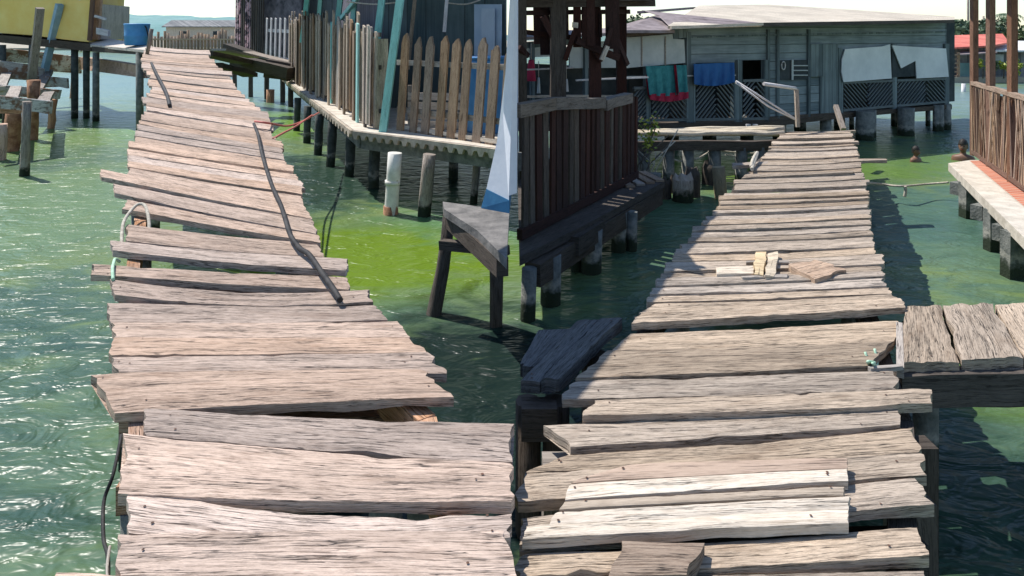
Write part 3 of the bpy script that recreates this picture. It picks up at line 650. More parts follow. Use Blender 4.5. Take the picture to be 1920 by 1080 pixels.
yh = thing('yellow_house', 'yellow plastered house wall on dark stilts at the upper left', 'house', P(80, 150, 19)*1)
yA, yB = P(-40, 59, 18.5), P(166, 79, 18)
MB().slab([yA, P(60, 66, 18.3), P(120, 74, 18.1), yB, P(174, -45, 18), P(-40, -45, 18.5)], (-.6, 2.6, 0)).build('wall', YELL, yh)
beam('corner_board', P(168, 76, 17.98), P(177, -40, 17.98), .09, .08, BRNW, yh)
beam('corner_post', P(180, 74, 18.3), P(188, -40, 18.3), .16, .1, RUSTW, yh)
MB().slab([P(176, 70, 18.4), P(190, 74, 18.4), P(192, 8, 18.4), P(180, 8, 18.4)], (-.1, 1.5, 0)).build('side_wall', PALE, yh)
MB().slab([P(-40, -60, 18.2), P(205, -45, 17.6), P(205, -52, 20.8), P(-40, -75, 21.2)], (0, 0, .08)).build('roof', ROOFD, yh)
MB().slab([P(-40, 62, 18.4), P(170, 82, 17.9), P(170, 96, 17.9), P(-40, 76, 18.4)], (-.3, 2.3, 0)).build('floor_beam', DARKW, yh)
for px in (5, 60, 140, 162):
    for dy in (0, 1.9):
        t = P(px, 84, 18.2+dy); MB().tube([Vector((t.x, t.y, -.5)), Vector((t.x, t.y, 1)), t], .08, 8, .15).build('stilt', DSTILT, yh)
beam('white_bracket', P(178, 30, 17.9), P(199, 36, 17.9), .06, .06, WHTW, yh); MB().slab([P(180, 52, 17.8), P(203, 57, 17.8), P(202, 68, 17.8), P(180, 64, 17.8)], (0, .12, 0)).build('white_box', WHTW, yh)
yp = thing('side_landing', 'narrow landing of rough boards between the yellow house and the left jetty', 'landing', P(220, 95, 16.5))
MB().slab([P(165, 76, 18.6), P(205, 72, 19), P(285, 86, 15.6), P(276, 94, 14.8), P(170, 84, 17.8)], (0, 0, -.06)).build('deck', PALE, yp)
MB().slab([P(172, 87, 17.7), P(274, 97, 14.9), P(274, 103, 14.9), P(172, 97, 17.7)], (.1, .3, 0)).build('beam', DARKW, yp)
for px, D in ((180, 17.6), (262, 15.3)):
    t = P(px, 98, D); MB().tube([Vector((t.x, t.y, -.5)), t], .08, 8, .1).build('post', STILT, yp)
ba = thing('water_barrel', 'blue open water barrel on the landing beside the yellow house', 'barrel', P(257, 85, 16))
c = WORLD_OF[ba.name]; bm_ = MB(); ring = [(.24, 0), (.262, .03), (.262, .20), (.272, .22), (.262, .24), (.27, .46), (.28, .49), (.265, .5), (.25, .47), (.24, .12)]
for k in range(24):
    for r, z in ring: bm_.v.append(c+Vector((math.cos(k*math.pi/12)*r, math.sin(k*math.pi/12)*r, z)))
n_ = len(ring)
for k in range(24):
    for i in range(n_-1): bm_.face([k*n_+i, ((k+1) % 24)*n_+i, ((k+1) % 24)*n_+i+1, k*n_+i+1], smooth=True)
bm_.face([k*n_ for k in range(24)]); bm_.face([k*n_+n_-1 for k in range(24)])
bm_.build('body', BARREL, ba)
MB().tube([c+Vector((.20, -.1, .48)), c+Vector((.28, -.12, .40)), c+Vector((.34, -.15, .2)), c+Vector((.35, -.15, .05))], .016, 6).build('hose_end', BLACK, ba)
tag(MB().tube([P(274, 112, 13.2), P(279, 85, 13.1), P(284, 54, 13.1)], .04, 7, .15).build('mooring_stake', GREYW), 'thin grey stake standing beside the blue barrel at the left jetty', 'stake')

# far palisade in the water
fpil = thing('far_palisade', 'distant row of pale pilings across the water behind the left jetty', 'palisade', P(350, 88, 92))
mbx = []
for i in range(62):
    t = i/61; x = lerp(-58, -29, t); yv = lerp(92, 86, t)
    MB().tube([Vector((x, yv, -.4)), Vector((x, yv, random.uniform(1.9, 3.0)))], .17, 5).build('piling', TANW, fpil)
beam('waling', Vector((-58, 91.7, 1.6)), Vector((-29, 85.7, 1.6)), .15, .2, TANW, fpil)
bh = thing('far_beige_house', 'far beige house with a low roof behind the distant pilings', 'house', P(330, 80, 104))
c = WORLD_OF[bh.name]; x0, x1 = c.x-1, c.x+10
MB().slab([Vector((x0, 103, .3)), Vector((x1, 103, .3)), Vector((x1, 103, 3.3)), Vector((x0, 103, 3.3))], (0, 5, 0)).build('wall', CONCP, bh)
MB().slab([Vector((x0-.4, 102.5, 3.3)), Vector((x1+.4, 102.5, 3.3)), Vector((x1+.4, 105.5, 4.3)), Vector((x0-.4, 105.5, 4.3))], (0, 0, .12)).build('roof', SHACK, bh)
for i in range(2):
    xx = x0+2.0+i*5; MB().slab([Vector((xx, 102.97, 1.4)), Vector((xx+1.4, 102.97, 1.4)), Vector((xx+1.4, 102.97, 2.7)), Vector((xx, 102.97, 2.7))], (0, -.03, 0)).build('window', DARKIN, bh)

# ------------------------------------------------------------------ trees
def crown(c, rx, rz, n, ls, rnd, clumps=9):
    mb = MB(); cl = []
    for _ in range(clumps):
        a = rnd.uniform(0, 6.28); r = rnd.uniform(.1, .75); cl.append((c+Vector((math.cos(a)*r*rx, math.sin(a)*r*rx, rnd.uniform(-.55, .7)*rz)), rnd.uniform(.32, .55)))
    for i in range(n):
        cc, q = rnd.choice(cl); d = Vector((rnd.gauss(0, 1), rnd.gauss(0, 1), rnd.gauss(0, 1))).normalized()*(rnd.random()**.4)
        p = cc+Vector((d.x*rx*q, d.y*rx*q, d.z*rz*q)); a = Vector((rnd.gauss(0, 1), rnd.gauss(0, 1), rnd.gauss(0, .6))).normalized()*ls*rnd.uniform(.5, 1.2); bq = a.cross(Vector((rnd.gauss(0, 1), rnd.gauss(0, 1), rnd.gauss(0, 1)))).normalized()*ls*.5
        b = len(mb.v); mb.v += [p-a, p+bq, p+a, p-bq]; mb.face([b, b+1, b+2, b+3])
    return mb
def tree(x, y, h, r, label, mat=LEAF, seed=1, n=900, ls=.22, z0=.2):
    rnd = random.Random(seed); t = thing('tree', label, 'tree', (x, y, z0), 'trees on the far shore')
    b = Vector((x, y, z0)); top = b+Vector((rnd.uniform(-.2, .2), 0, h*.62))
    tr = MB().tube([b, b.lerp(top, .5)+Vector((.1, 0, 0)), top], .05*h, 7, .1, r1=.02*h).build('trunk', BARK, t)
    for k in range(4):
        a = k*1.6+rnd.random(); MB().tube([b.lerp(top, .5+.1*k), b.lerp(top, .7+.1*k)+Vector((math.cos(a)*r*.5, math.sin(a)*r*.5, h*.1))], .02*h, 5, r1=.006*h).build('limb', BARK, tr)
    crown(b+Vector((0, 0, h*.66)), r, h*.42, n, ls, rnd).build('crown', mat, t, recalc=False)
tr_lab = ['low dark mangrove behind the red tin roof', 'bushy tree left of the thin veranda post on the far shore', 'tree behind the white tin roof on the far right', 'small round tree by the utility pole on the far shore', 'tree at the extreme right behind the white roof', 'low tree touching the right end of the big roof']
xs = [(1790, 42, 44, 2.0), (1815, 44, 47, 1.8), (1835, 42, 46, 2.0), (1862, 46, 48, 1.7), (1885, 50, 49, 1.7), (1915, 42, 45, 1.7)]
for i, (px, ty, D, r) in enumerate(xs):
    p = P(px, ty, D); tree(p.x, D, p.z-.2, r, tr_lab[[5, 3, 0, 1, 2, 4][i]], LEAF if i % 2 else LEAF2, 30+i, 1000, .2)
p = P(1196, 34, 40); tree(p.x, 40, p.z-.2, 1.5, 'pale green tree showing above the low dark roof left of the big house', LEAF, 77, 900, .16)
HILL = plain('hazy_teal_hill', (.13, .26, .25), (.20, .34, .33), .02, .95, .5)  # added backdrop; haze and far water tone put into its colour
mb = MB(); nx, ny = 90, 10; pts = []
for i in range(nx):
    x = lerp(-1500, -150, i/(nx-1)); e = math.sin(math.pi*i/(nx-1))**.5
    for j in range(ny):
        t = j/(ny-1); pts.append(Vector((x, 1150+t*380, -2+(46+10*noise.noise((x*.004, 3, 1))+5*noise.noise((x*.03, t*4, 2)))*e*math.sin(t*math.pi/2)**.6)))
mb.grid(pts, nx, ny, lambda a, b: (a, b)); struct(mb.build('added_hills', HILL, recalc=False))
# palm
pt = thing('palm_tree', 'tall thin palm rising above the far shore trees at the right', 'palm', (P(1887, 20, 60).x, 60, .2))
b = Vector((P(1887, 20, 60).x, 60, .2)); tp = P(1888, 26, 60)
MB().tube([b, b.lerp(tp, .5)+Vector((.1, 0, 0)), tp], .14, 8, .1, r1=.09).build('trunk', BARK, pt)
for k in range(13):
    a = k*2*math.pi/13+.2; l = random.uniform(1.1, 1.5); mb = MB(); prev = None
    for i in range(9):
        t = i/8; c = tp+Vector((math.cos(a)*l*t, math.sin(a)*l*t, .5*t-1.15*t*t*random.uniform(.95, 1.05)))
        if prev is not None and i > 0:
            sdv = Vector((-math.sin(a), math.cos(a), 0))
            for s_ in (-1, 1):
                q = len(mb.v); mb.v += [prev, c, c+sdv*s_*.28*math.sin(.4+2.4*t)-Vector((0, 0, .18))+Vector((math.cos(a)*.1, math.sin(a)*.1, 0))]; mb.face([q, q+1, q+2])
        prev = c
    mb.build('frond', LEAF2, pt, recalc=False)

# ------------------------------------------------------------------ far right shore: shacks, pole
s1 = thing('red_roof_shack', 'far shack with a red tin roof on the right shore', 'shack', P(1810, 152, 32.5))
MB().slab([P(1762, 152, 32.8), P(1852, 152, 32.5), P(1852, 90, 32.5), P(1762, 90, 32.8)], (.2, 2.8, 0)).build('wall', SHACK, s1)
MB().slab([P(1755, 94, 32), P(1862, 88, 32), P(1892, 82, 33.5), P(1880, 66, 35.8), P(1755, 70, 35.8)], (0, 0, .08)).build('roof', TIN_R, s1)
MB().slab([P(1798, 150, 32.3), P(1820, 150, 32.3), P(1820, 118, 32.3), P(1798, 118, 32.3)], (0, .1, 0)).build('teal_panel', plain('faded_teal', (.16, .28, .28), (.22, .36, .36), 2), s1)
for i in range(6): beam('rack_slat', P(1780, 104+i*8, 32), P(1798, 102+i*8, 32), .06, .06, TANW, s1)
for px in (1780, 1797): beam('rack_post', P(px, 158, 32), P(px, 98, 32), .09, .09, TANW, s1)
s2 = thing('white_roof_shack', 'far grey shack with a white tin roof behind the veranda posts', 'shack', P(1890, 150, 33))
MB().slab([P(1853, 152, 33), P(1945, 152, 33), P(1945, 98, 33), P(1853, 98, 33)], (.2, 2.8, 0)).build('wall', SHACK, s2)
MB().slab([P(1848, 97, 32.4), P(1948, 98, 32.4), P(1948, 80, 36.5), P(1856, 78, 36.5)], (0, 0, .08)).build('roof', TIN_W, s2)
MB().slab([P(1858, 122, 32.9), P(1882, 122, 32.9), P(1882, 102, 32.9), P(1858, 102, 32.9)], (0, .05, 0)).build('pale_sheet', PANEL, s2)
MB().slab([P(1800, 104, 31.7), P(1870, 100, 31.7), P(1858, 92, 33), P(1800, 94, 33)], (0, 0, .05)).build('shade_canopy', ROOFD, s2)
for i, (px, wd) in enumerate(((1843, 8), (1864, 7), (1882, 9), (1907, 9))):
    c = P(px, 140, 31.6); c.z = .45; t = thing('shore_shrub', ['yellowish shrub at the left in front of the far shacks', 'small leafy plant between two veranda posts on the far shore', 'bright green bushy plant in front of the white roofed shack', 'orange tinged plant at the right end of the far shore'][i], 'shrub', (c.x, c.y, .2), 'shrubs on the far shore')
    crown(c+Vector((0, 0, .25)), .32, .4, 160, .09, random.Random(i), 5).build('foliage', LEAFY if i != 1 else LEAF, t, recalc=False)
    MB().tube([Vector((c.x, c.y, .2)), c+Vector((0, 0, .2))], .03, 5).build('stem', BARK, t)
def upole(px, top, D, label):
    t = thing('utility_pole', label, 'utility pole', (P(px, top, D).x, D, .2)); a = P(px, top, D)
    MB().tube([Vector((a.x, D, .2)), a], .08, 7).build('mast', GREYW, t); beam('cross_arm', a+Vector((-.45, 0, -.5)), a+Vector((.45, 0, -.5)), .06, .08, GREYW, t)
upole(1815, -20, 52, 'tall thin utility pole above the far trees'); upole(1844, 30, 58, 'shorter pole just above the far tree line')
tag(MB().tube([W(1806, 172)-Vector((0, 0, .3)), P(1807, 157, 26.8)], .08, 7, .1).build('far_stake', WHTW), 'small pale stake in the water near the far shacks', 'stake')

# ------------------------------------------------------------------ RIGHT JETTY
jr = thing('wooden_jetty', 'sunlit grey plank jetty on the right, leading to the big grey stilt house', 'jetty', (surfR(1400, 700).x, surfR(1400, 700).y, 0))
RQ = [
 ([(968, 1086), (1728, 1066), (1748, 1140), (960, 1160)], 0, 0),
 ([(974, 1040), (1727, 989), (1747, 1045), (973, 1082)], 3, .012),
 ([(975, 975), (1714, 897), (1747, 951), (975, 1030)], 2, .016),
 ([(988, 884), (1724, 846), (1733, 892), (970, 942)], 3, .004),
 ([(1060, 848), (1711, 797), (1722, 846), (992, 884)], 4, -.004),
 ([(1024, 793), (1686, 764), (1687, 796), (1066, 841)], 2, .004),
 ([(1115, 757), (1740, 734), (1749, 767), (1092, 789)], 2, .03),
 ([(1076, 713), (1680, 694), (1681, 732), (1055, 751)], 1, .002),
 ([(1140, 658), (1676, 640), (1622, 688), (1086, 711)], 3, .012),
 ([(1182, 622), (1683, 598), (1679, 638), (1147, 656)], 2, -.006),
 ([(1199, 590), (1692, 563), (1697, 583), (1186, 612)], 2, .028),
 ([(1225, 566), (1668, 550), (1690, 561), (1202, 589)], 3, 0),
]
for i, (q, cv, dz) in enumerate(RQ):
    plank(jr, q, surfR, DECK_R if i != 6 else PALE if False else DECK_R, curve=cv, dz=dz, tilt=random.uniform(.0, .012))
yl = [(245, 1488), (254, 1462), (267, 1451), (280, 1443), (298, 1427), (311, 1422), (324, 1409), (334, 1398), (345, 1372), (356, 1384), (366, 1362), (380, 1346), (392, 1347), (404, 1331), (423, 1315), (436, 1294), (452, 1295), (475, 1271), (483, 1265), (505, 1246), (546, 1228), (570, 1214)]
yr = [(243, 1596), (254, 1599), (288, 1607), (301, 1613), (319, 1614), (350, 1625), (402, 1630), (420, 1626), (436, 1637), (462, 1638), (492, 1649), (527, 1652), (550, 1670)]
y = 565.0
while y > 247:
    st = 3.4+(y-245)*.036+random.uniform(-1, 1.4)
    if random.random() < .15: st *= 1.5
    y2 = max(246, y-st); yb = y-.3
    dr_ = lambda v: interp([(245, -3), (372, -10), (470, -14), (570, -17)], v)
    rb, rt = yb+dr_(yb)-.2, y2+dr_(y2)
    a = interp(yl, y)+random.uniform(-4, 4); b = interp(yr, rb)+random.choice((-3, 0, 0, 2, 6))
    plank(jr, [(a+random.uniform(-1, 3), y2), (b, rt), (b+1, rb), (a, yb)], surfR, DECK_R, curve=random.uniform(0, .01*y), dz=random.uniform(-.012, .02), tilt=random.uniform(0, .016), nv=6, th=.036)
    y = y2
plank(jr, [(1398, 331), (1600, 322), (1600, 327), (1392, 336)], surfR, DECK_R, dz=.03, nv=4)
plank(jr, [(1560, 302), (1660, 299), (1662, 303), (1560, 306)], surfR, DECK_R, dz=.03, nv=4)
plank(jr, [(1372, 307), (1440, 304), (1440, 309), (1374, 313)], surfR, GREYW, dz=.02, nv=4)
under(jr, [((1060, 1130), (1690, 1130)), ((1080, 920), (1690, 900)), ((1130, 740), (1690, 760)), ((1205, 610), (1640, 600)), ((1270, 500), (1600, 500)), ((1345, 420), (1600, 420)), ((1385, 340), (1585, 340)), ((1430, 290), (1575, 290)), ((1470, 256), (1570, 256))], surfR, .08, DARKW, .07, .12)
p = surfR(1722, 880); beam('post', Vector((p.x, p.y, .6)), Vector((p.x+.02, p.y, -.5)), .08, .08, DARKW, jr); p = surfR(1725, 790)
beam('post', Vector((p.x, p.y, .62)), Vector((p.x, p.y, -.5)), .09, .09, DARKW, jr)
p = surfR(1046, 800); MB().beam(Vector((p.x, p.y-.05, .60)), Vector((p.x, p.y-.05, -.5)), .12, .12, 4, .01).build('post', GREYW, jr)
beam('frame_edge', surfR(1630, 693)+Vector((0, 0, .0)), surfR(1690, 689)+Vector((0, 0, .0)), .022, .02, GREYW, jr)
beam('frame_edge', surfR(1688, 690)+Vector((0, 0, -.02)), surfR(1686, 606)+Vector((0, 0, -.02)), .03, .05, GREYW, jr)
beam('broken_board', surfR(1010, 985)-Vector((0, 0, .08)), surfR(1040, 945)-Vector((0, 0, .08)), .06, .04, GREYW, jr)
VR = lambda px, py, h: surfR(px, py)+Vector((0, 0, h))
hose('tangled_twine', [VR(1622, 668, .02), VR(1630, 676, -.02), VR(1627, 690, .03), VR(1640, 680, .0), VR(1636, 694, .03), VR(1645, 672, -.03), VR(1640, 662, .02)], .006, GROPE, 'frayed blue and white twine knotted at the square hole in the right jetty', 'twine')

# loose boards on the right jetty
def loose(q, label, mat=PALE, th=.03, dz=.035, cat='board', name='loose_board', group=None, edge=.55, nv=7):
    PC[0] += 1; o = plank(None, q, lambda a, b: surfR(a, b)+Vector((0, 0, 0)), mat, th=th, dz=dz+.03, name=name, edge=edge, nv=nv)
    return tag(o, label, cat, group)
G = 'pale boards laid over the nearest planks'
loose([(1180, 893), (1588, 882), (1589, 900), (1072, 930)], 'uppermost pinkish thin board of the pale boards laid in the foreground', wood('pinkish_new_wood', (.30, .21, .15), (.50, .37, .28), .3, .1, .5), group=G)
loose([(1068, 932), (1590, 902), (1590, 925), (1062, 962)], 'pale board with small knots, second from the top of the foreground boards', group=G)
loose([(1060, 965), (1586, 936), (1586, 952), (1047, 980)], 'narrowest greyish board in the middle of the foreground boards', wood('greyish_new_wood', (.30, .25, .20), (.52, .44, .36), .3, .1, .5), group=G)
loose([(1045, 983), (1590, 956), (1591, 980), (1033, 1010)], 'bright whitish board, fourth from the top of the foreground boards', group=G)
loose([(988, 1012), (1591, 981), (1591, 1006), (977, 1038)], 'lowest and longest whitish board of the foreground boards, reaching furthest left', group=G)
loose([(1168, 1046), (1320, 1044), (1288, 1112), (1140, 1112)], 'brown wooden block end at the bottom edge of the picture', PICK, th=.05, dz=.04, cat='block', name='wood_block')
loose([(1343, 508), (1410, 505), (1412, 519), (1342, 522)], 'small pale flat offcut, left of the three wood scraps', th=.03, dz=.01, cat='offcut', name='wood_offcut', nv=5)
loose([(1417, 480), (1437, 480), (1432, 526), (1414, 524)], 'left half of the split pale wood block in the middle of the jetty', wood('cream_wood', (.48, .38, .27), (.74, .62, .46), .6, .1, .8), th=.032, dz=.02, cat='offcut', name='wood_offcut')
loose([(1440, 481), (1460, 481), (1454, 526), (1435, 527)], 'right half of the split pale wood block in the middle of the jetty', bpy.data.materials['cream_wood'], th=.032, dz=.02, cat='offcut', name='wood_offcut')
loose([(1476, 505), (1530, 494), (1589, 517), (1526, 531)], 'jagged tan bark slab lying right of the split block', TANW, th=.04, dz=.022, cat='offcut', name='bark_slab', edge=1.6)
for q, lb in (([(1398, 494), (1478, 494), (1478, 498), (1398, 498)], 'thin stick under the far end of the split wood block'), ([(1390, 522), (1476, 520), (1476, 525), (1390, 527)], 'thin stick under the near end of the split wood block')):
    loose(q, lb, GREYW, th=.02, dz=.005, cat='stick', name='thin_stick', nv=3)

# side boardwalk on the right
sb = thing('side_boardwalk', 'boardwalk of wide grey planks branching off to the right', 'boardwalk', (surfR(1800, 640).x, surfR(1800, 640).y, 0))
def splank(q, dz):
    # boards whose grain runs away from the camera: corners turned a quarter
    TLq, TRq, BRq, BLq = q; plank(sb, [BLq, TLq, TRq, BRq], surfR, DECK_R, th=.05, dz=dz, nv=14, edge=1.1)
splank([(1698, 574), (1765, 574), (1800, 679), (1687, 681)], .004); splank([(1767, 574), (1862, 571), (1918, 672), (1803, 677)], .012); splank([(1865, 570), (1975, 566), (2050, 668), (1922, 671)], 0)
a = surfR(1686, 684)+Vector((0, .02, -.12)); b = surfR(2080, 674)+Vector((0, .02, -.12)); beam('front_beam', a, b, .08, .15, DARKW, sb, seg=6, wob=.01)
a = surfR(1700, 590)+Vector((0, 0, -.12)); b = surfR(2000, 585)+Vector((0, 0, -.12)); beam('rear_beam', a, b, .08, .14, DARKW, sb)
for px in (1760, 1990): p = surfR(px, 640); MB().tube([Vector((p.x, p.y+.1, .55)), Vector((p.x, p.y+.1, -.5))], .06, 9, .1).build('post', STILT, sb)

# shaded slabs at the left of the right jetty
ss = thing('shaded_landing', 'thick grey landing slab in shade left of the right jetty', 'landing', (surfR(1060, 660).x, surfR(1060, 660).y, 0))
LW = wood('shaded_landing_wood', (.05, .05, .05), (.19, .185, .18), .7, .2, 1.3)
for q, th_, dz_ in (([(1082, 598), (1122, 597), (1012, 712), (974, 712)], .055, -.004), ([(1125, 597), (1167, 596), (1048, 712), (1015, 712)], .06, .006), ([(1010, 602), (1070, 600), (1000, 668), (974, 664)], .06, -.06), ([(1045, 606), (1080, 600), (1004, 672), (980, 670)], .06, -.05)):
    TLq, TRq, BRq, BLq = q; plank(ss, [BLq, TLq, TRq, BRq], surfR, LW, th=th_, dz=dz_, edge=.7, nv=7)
a = surfR(978, 730)+Vector((0, .08, -.17)); beam('beam', a, surfR(1046, 730)+Vector((0, .08, -.17)), .1, .14, DARKW, ss)
for px, py in ((990, 700), (1040, 700), (1110, 615)): p = surfR(px, py); MB().tube([Vector((p.x, p.y, .58)), Vector((p.x, p.y, -.5))], .06, 8, .12).build('post', DARKW, ss)

# ------------------------------------------------------------------ RIGHT: shaded railing platform and open house frame
ZR = .5
for m_ in (GREYW, DSTILT): tidemark(m_)
HRAIL = wood('dark_handrail_wood', (.08, .07, .06), (.24, .21, .18), .6, .2, 1)
rp = thing('railed_platform', 'shaded wooden platform with dark red board railing left of the right jetty', 'platform', (1.0, 7, 0))
E0 = Z(974, 482, ZR); E1 = Z(1246, 340, ZR); K1 = Z(1195, 332, ZR)+Vector((.1, .3, 0)); K0 = Vector((.07, 9.2, ZR))
EM = Z(1100, 420, ZR)
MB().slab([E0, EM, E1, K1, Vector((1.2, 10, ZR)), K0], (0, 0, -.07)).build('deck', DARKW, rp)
for k in range(4): beam('deck_board', E1+Vector((-.06-.13*k, -.05-.1*k, .015)), K1+Vector((.0-.12*k, -.08-.12*k, .015)), .10, .025, (TANW, PICK, GREYW, TANW)[k], rp)
beam('edge_beam', E0+Vector((.1, .12, -.17)), E1+Vector((-.1, 0, -.17)), .14, .18, DARKW, rp, seg=4, wob=.015)
r0 = Z(974, 452, ZR); r1 = Z(1193, 336, ZR); rdv = (r1-r0).normalized()
nr = 22
for i in range(nr):
    t = (i+.5)/nr; a = r0.lerp(r1, t); h = lerp(1.08, .93, t)+random.uniform(-.02, .02)
    picket(a+Vector((0, 0, .04)), random.choice((.06, .08, .10)), h, .025, random.uniform(-.02, .03), random.choice((REDW, REDW, DARKW, REDW, DARKW)), rp, rdv, False, 'rail_board')
beam('bottom_rail', r0+Vector((0, -.03, .06)), r1+Vector((0, -.03, .06)), .05, .09, REDW, rp)
hA = P(974, 207, 5.75); hB = P(1040, 193, 6.2); hC = P(1132, 192, 7.3); hD = P(1135, 196, 7.3); hE = P(1183, 182, 8.0)
for a, b in ((hA, hB), (hB, hC), (hD, hE)): beam('handrail', a+Vector((-.03, -.05, 0)), b+Vector((-.03, -.05, 0)), .10, .11, HRAIL, rp, seg=3, wob=.012)
for px, cy, r in ((1160, 471, .075), (1184, 470, .055), (1108, 510, .10), (1080, 508, .05), (1032, 570, .085), (990, 600, .06), (1228, 382, .07)):
    b = W(px, cy); MB().tube([b-Vector((0, 0, .5)), b, b+Vector((.01, 0, .4))], r, 11, .06).build('post', STILT, rp)
for p0, p1 in ((E1+Vector((-.45, -.2, -.12)), E1+Vector((-.25, .4, -.12))), (EM+Vector((-.15, -.25, -.12)), EM+Vector((.15, .3, -.12)))):
    beam('cross_beam', p0, p1, .12, .16, DARKW, rp)

fr = thing('open_house_frame', 'dark unfinished timber house frame behind the red board railing', 'house frame', (1, 9, ZR))
def fb(name, x0, y0, D0, x1, y1, D1, w_, h_, mat=REDW): beam(name, P(x0, y0, D0), P(x1, y1, D1), w_, h_, mat, fr, seg=2, wob=.01)
fb('post', 1046, 345, 8.6, 1046, -50, 8.6, .19, .19, DARKW); fb('post', 1116, 330, 9.0, 1114, -50, 9.0, .15, .15); fb('post', 1166, 325, 9.4, 1164, -50, 9.4, .13, .13); fb('post', 982, 350, 8.2, 978, -50, 8.2, .10, .1, DARKW)
for x, wd in ((1008, .10), (1022, .12), (1038, .1), (1060, .08), (1082, .1), (1098, .09), (1108, .1), (1143, .1), (1156, .08)):
    fb('wall_board', x, interp([(970, 40), (1040, 110), (1060, 60), (1110, 100), (1165, 110)], x)+random.uniform(-15, 15), 8.75, x-1, -50, 8.75, wd, .03)
fb('beam', 965, 25, 8.4, 1180, 22, 9.4, .05, .06); fb('beam', 965, 4, 8.3, 1225, 2, 9.3, .08, .14, DARKW)
fb('brace', 1018, 30, 8.5, 1060, 115, 8.6, .05, .07); fb('brace', 1060, 112, 8.5, 1078, 58, 8.5, .05, .06); fb('brace', 1084, 40, 8.8, 1128, 115, 8.9, .05, .07)
fb('brace', 1128, 112, 8.7, 1146, 52, 8.7, .05, .07); fb('brace', 1146, 50, 9, 1176, 122, 9.2, .05, .06); fb('brace', 973, 88, 8.1, 990, 105, 8.2, .05, .06)
fb('cross_rail', 975, 60, 8.6, 1085, 72, 8.9, .05, .06); fb('cross_rail', 1080, 75, 8.7, 1160, 108, 9, .05, .09); fb('pale_block', 1127, 112, 8.6, 1138, 86, 8.6, .09, .05, PALE); fb('pale_block', 1078, 52, 8.5, 1079, 42, 8.5, .07, .05, PALE)
for (x, y0) in ((984, 30), (1012, 30), (1126, 25)): fb('stud', x, y0+45, 8.9, x, y0, 8.9, .04, .04)
fb('mid_rail', 975, 181, 9.0, 1160, 180, 9.8, .03, .03, PALE); fb('thin_rail', 1080, 150, 10.5, 1215, 145, 11, .025, .025, WHTW); fb('thin_rail', 975, 131, 9, 1075, 127, 9.3, .02, .02, WHTW)
MB().slab([P(975, -45, 7.6), P(1170, -42, 8.4), P(1170, -30, 10.5), P(975, -35, 10.5)], (0, 0, .07)).build('roof', ROOFD, fr)
MB().slab([P(1140, 2, 8.9), P(1222, 1, 9.0), P(1222, -6, 9.6), P(1140, -6, 9.6)], (0, 0, .04)).build('eave_board', DARKW, fr)

# things under the frame
for lb, px, py, D, col, hh, ww_ in (('red round cushion hanging behind the dark frame', 996, 132, 10.5, REDCL, .16, .08), ('small white bottle on the rail behind the dark frame', 1062, 160, 10, WHTW, .09, .035), ('pale blue hanging bottle behind the dark frame', 1010, 160, 10.5, PANEL, .12, .03)):
    t = thing('hanging_item', lb, 'household item', P(px, py, D)); c = WORLD_OF[t.name]
    MB().tube([c+Vector((0, 0, -hh)), c+Vector((0, 0, -hh*.8)), c+Vector((0, 0, 0)), c+Vector((0, 0, hh*.6)), c+Vector((0, 0, hh))], ww_, 10, 0, ww_*.5).build('body', col, t)
    MB().tube([c+Vector((0, 0, hh)), c+Vector((0, 0, hh+.25))], .006, 5).build('string', ROPE, t)

# ------------------------------------------------------------------ RIGHT: big grey stilt house
HA = Vector((2.06, 12.2, 0)); HB = Vector((10.19, 16.15, 0)); hd = (HB-HA).normalized(); hn = Vector((hd.y, -hd.x, 0))   # hn faces the camera
def H(px, py, off=0):
    """point of the house front seen at (px, py), moved out by off"""
    k = (px-960)/F; o0 = HA+hn*off; s_ = (k*o0.y-o0.x)/(hd.x-k*hd.y); q = o0+hd*s_
    return Vector((q.x, q.y, CZ-(py-HY)/F*q.y))
bhs = thing('stilt_house', 'long grey board house on concrete stilts over the water with a bleached tin roof', 'house', H(1500, 225))
bk = -hn
def hw(name, pts, mat, off=0, th=.06, parent=None): return MB().slab([H(x, y, off) for x, y in pts], bk*th).build(name, mat, parent or bhs)
hw('wall', [(1440, 228), (1577, 212), (1577, 118), (1775, 116), (1775, 38), (1286, 50), (1286, 118), (1378, 118), (1378, 113), (1442, 112)], HWALL)
hw('upper_board_row', [(1286, 72), (1400, 68), (1775, 61), (1775, 58), (1400, 65), (1286, 69)], HWALL2, .03, .03)
hw('side_strip', [(1262, 52), (1290, 50), (1290, 70), (1262, 74)], HWALL2, .035, .035)
hw('door', [(1538, 215), (1572, 211), (1572, 82), (1538, 84)], HWALL2, .03, .03)
hw('shutter', [(1518, 144), (1546, 143), (1544, 82), (1520, 83)], HWALL2, .06, .025)
for x in (1460, 1518, 1442): hw('batten', [(x-2, 222), (x+2, 222), (x+2, 55), (x-2, 55)], HWALL2, .05, .05)
wn_ = hw('window', [(1461, 150), (1516, 149), (1515, 112), (1461, 113)], DARKIN, .03, .03)
for yy in (122, 131, 140): hw('louvre', [(1488, yy+2), (1515, yy+2), (1515, yy), (1488, yy)], PANEL, .06, .02, wn_)
hw('frame', [(1485, 150), (1488, 150), (1488, 112), (1485, 112)], PANEL, .07, .02, wn_)
mbr = MB(); c = H(1469, 123, .08); mbr.tube([c+hd*(math.cos(a)*.05)+Vector((0, 0, math.sin(a)*.08)) for a in [i*math.pi/8 for i in range(17)]], .012, 6, cap=False); mbr.build('ring', WHTW, wn_)
hw('sill', [(1440, 228), (1577, 213), (1785, 196), (1783, 203), (1577, 222), (1440, 238)], DARKW, .08, .25)
hw('floor_edge', [(1182, 246), (1440, 237), (1440, 228), (1182, 233)], DARKW, .08, .25)
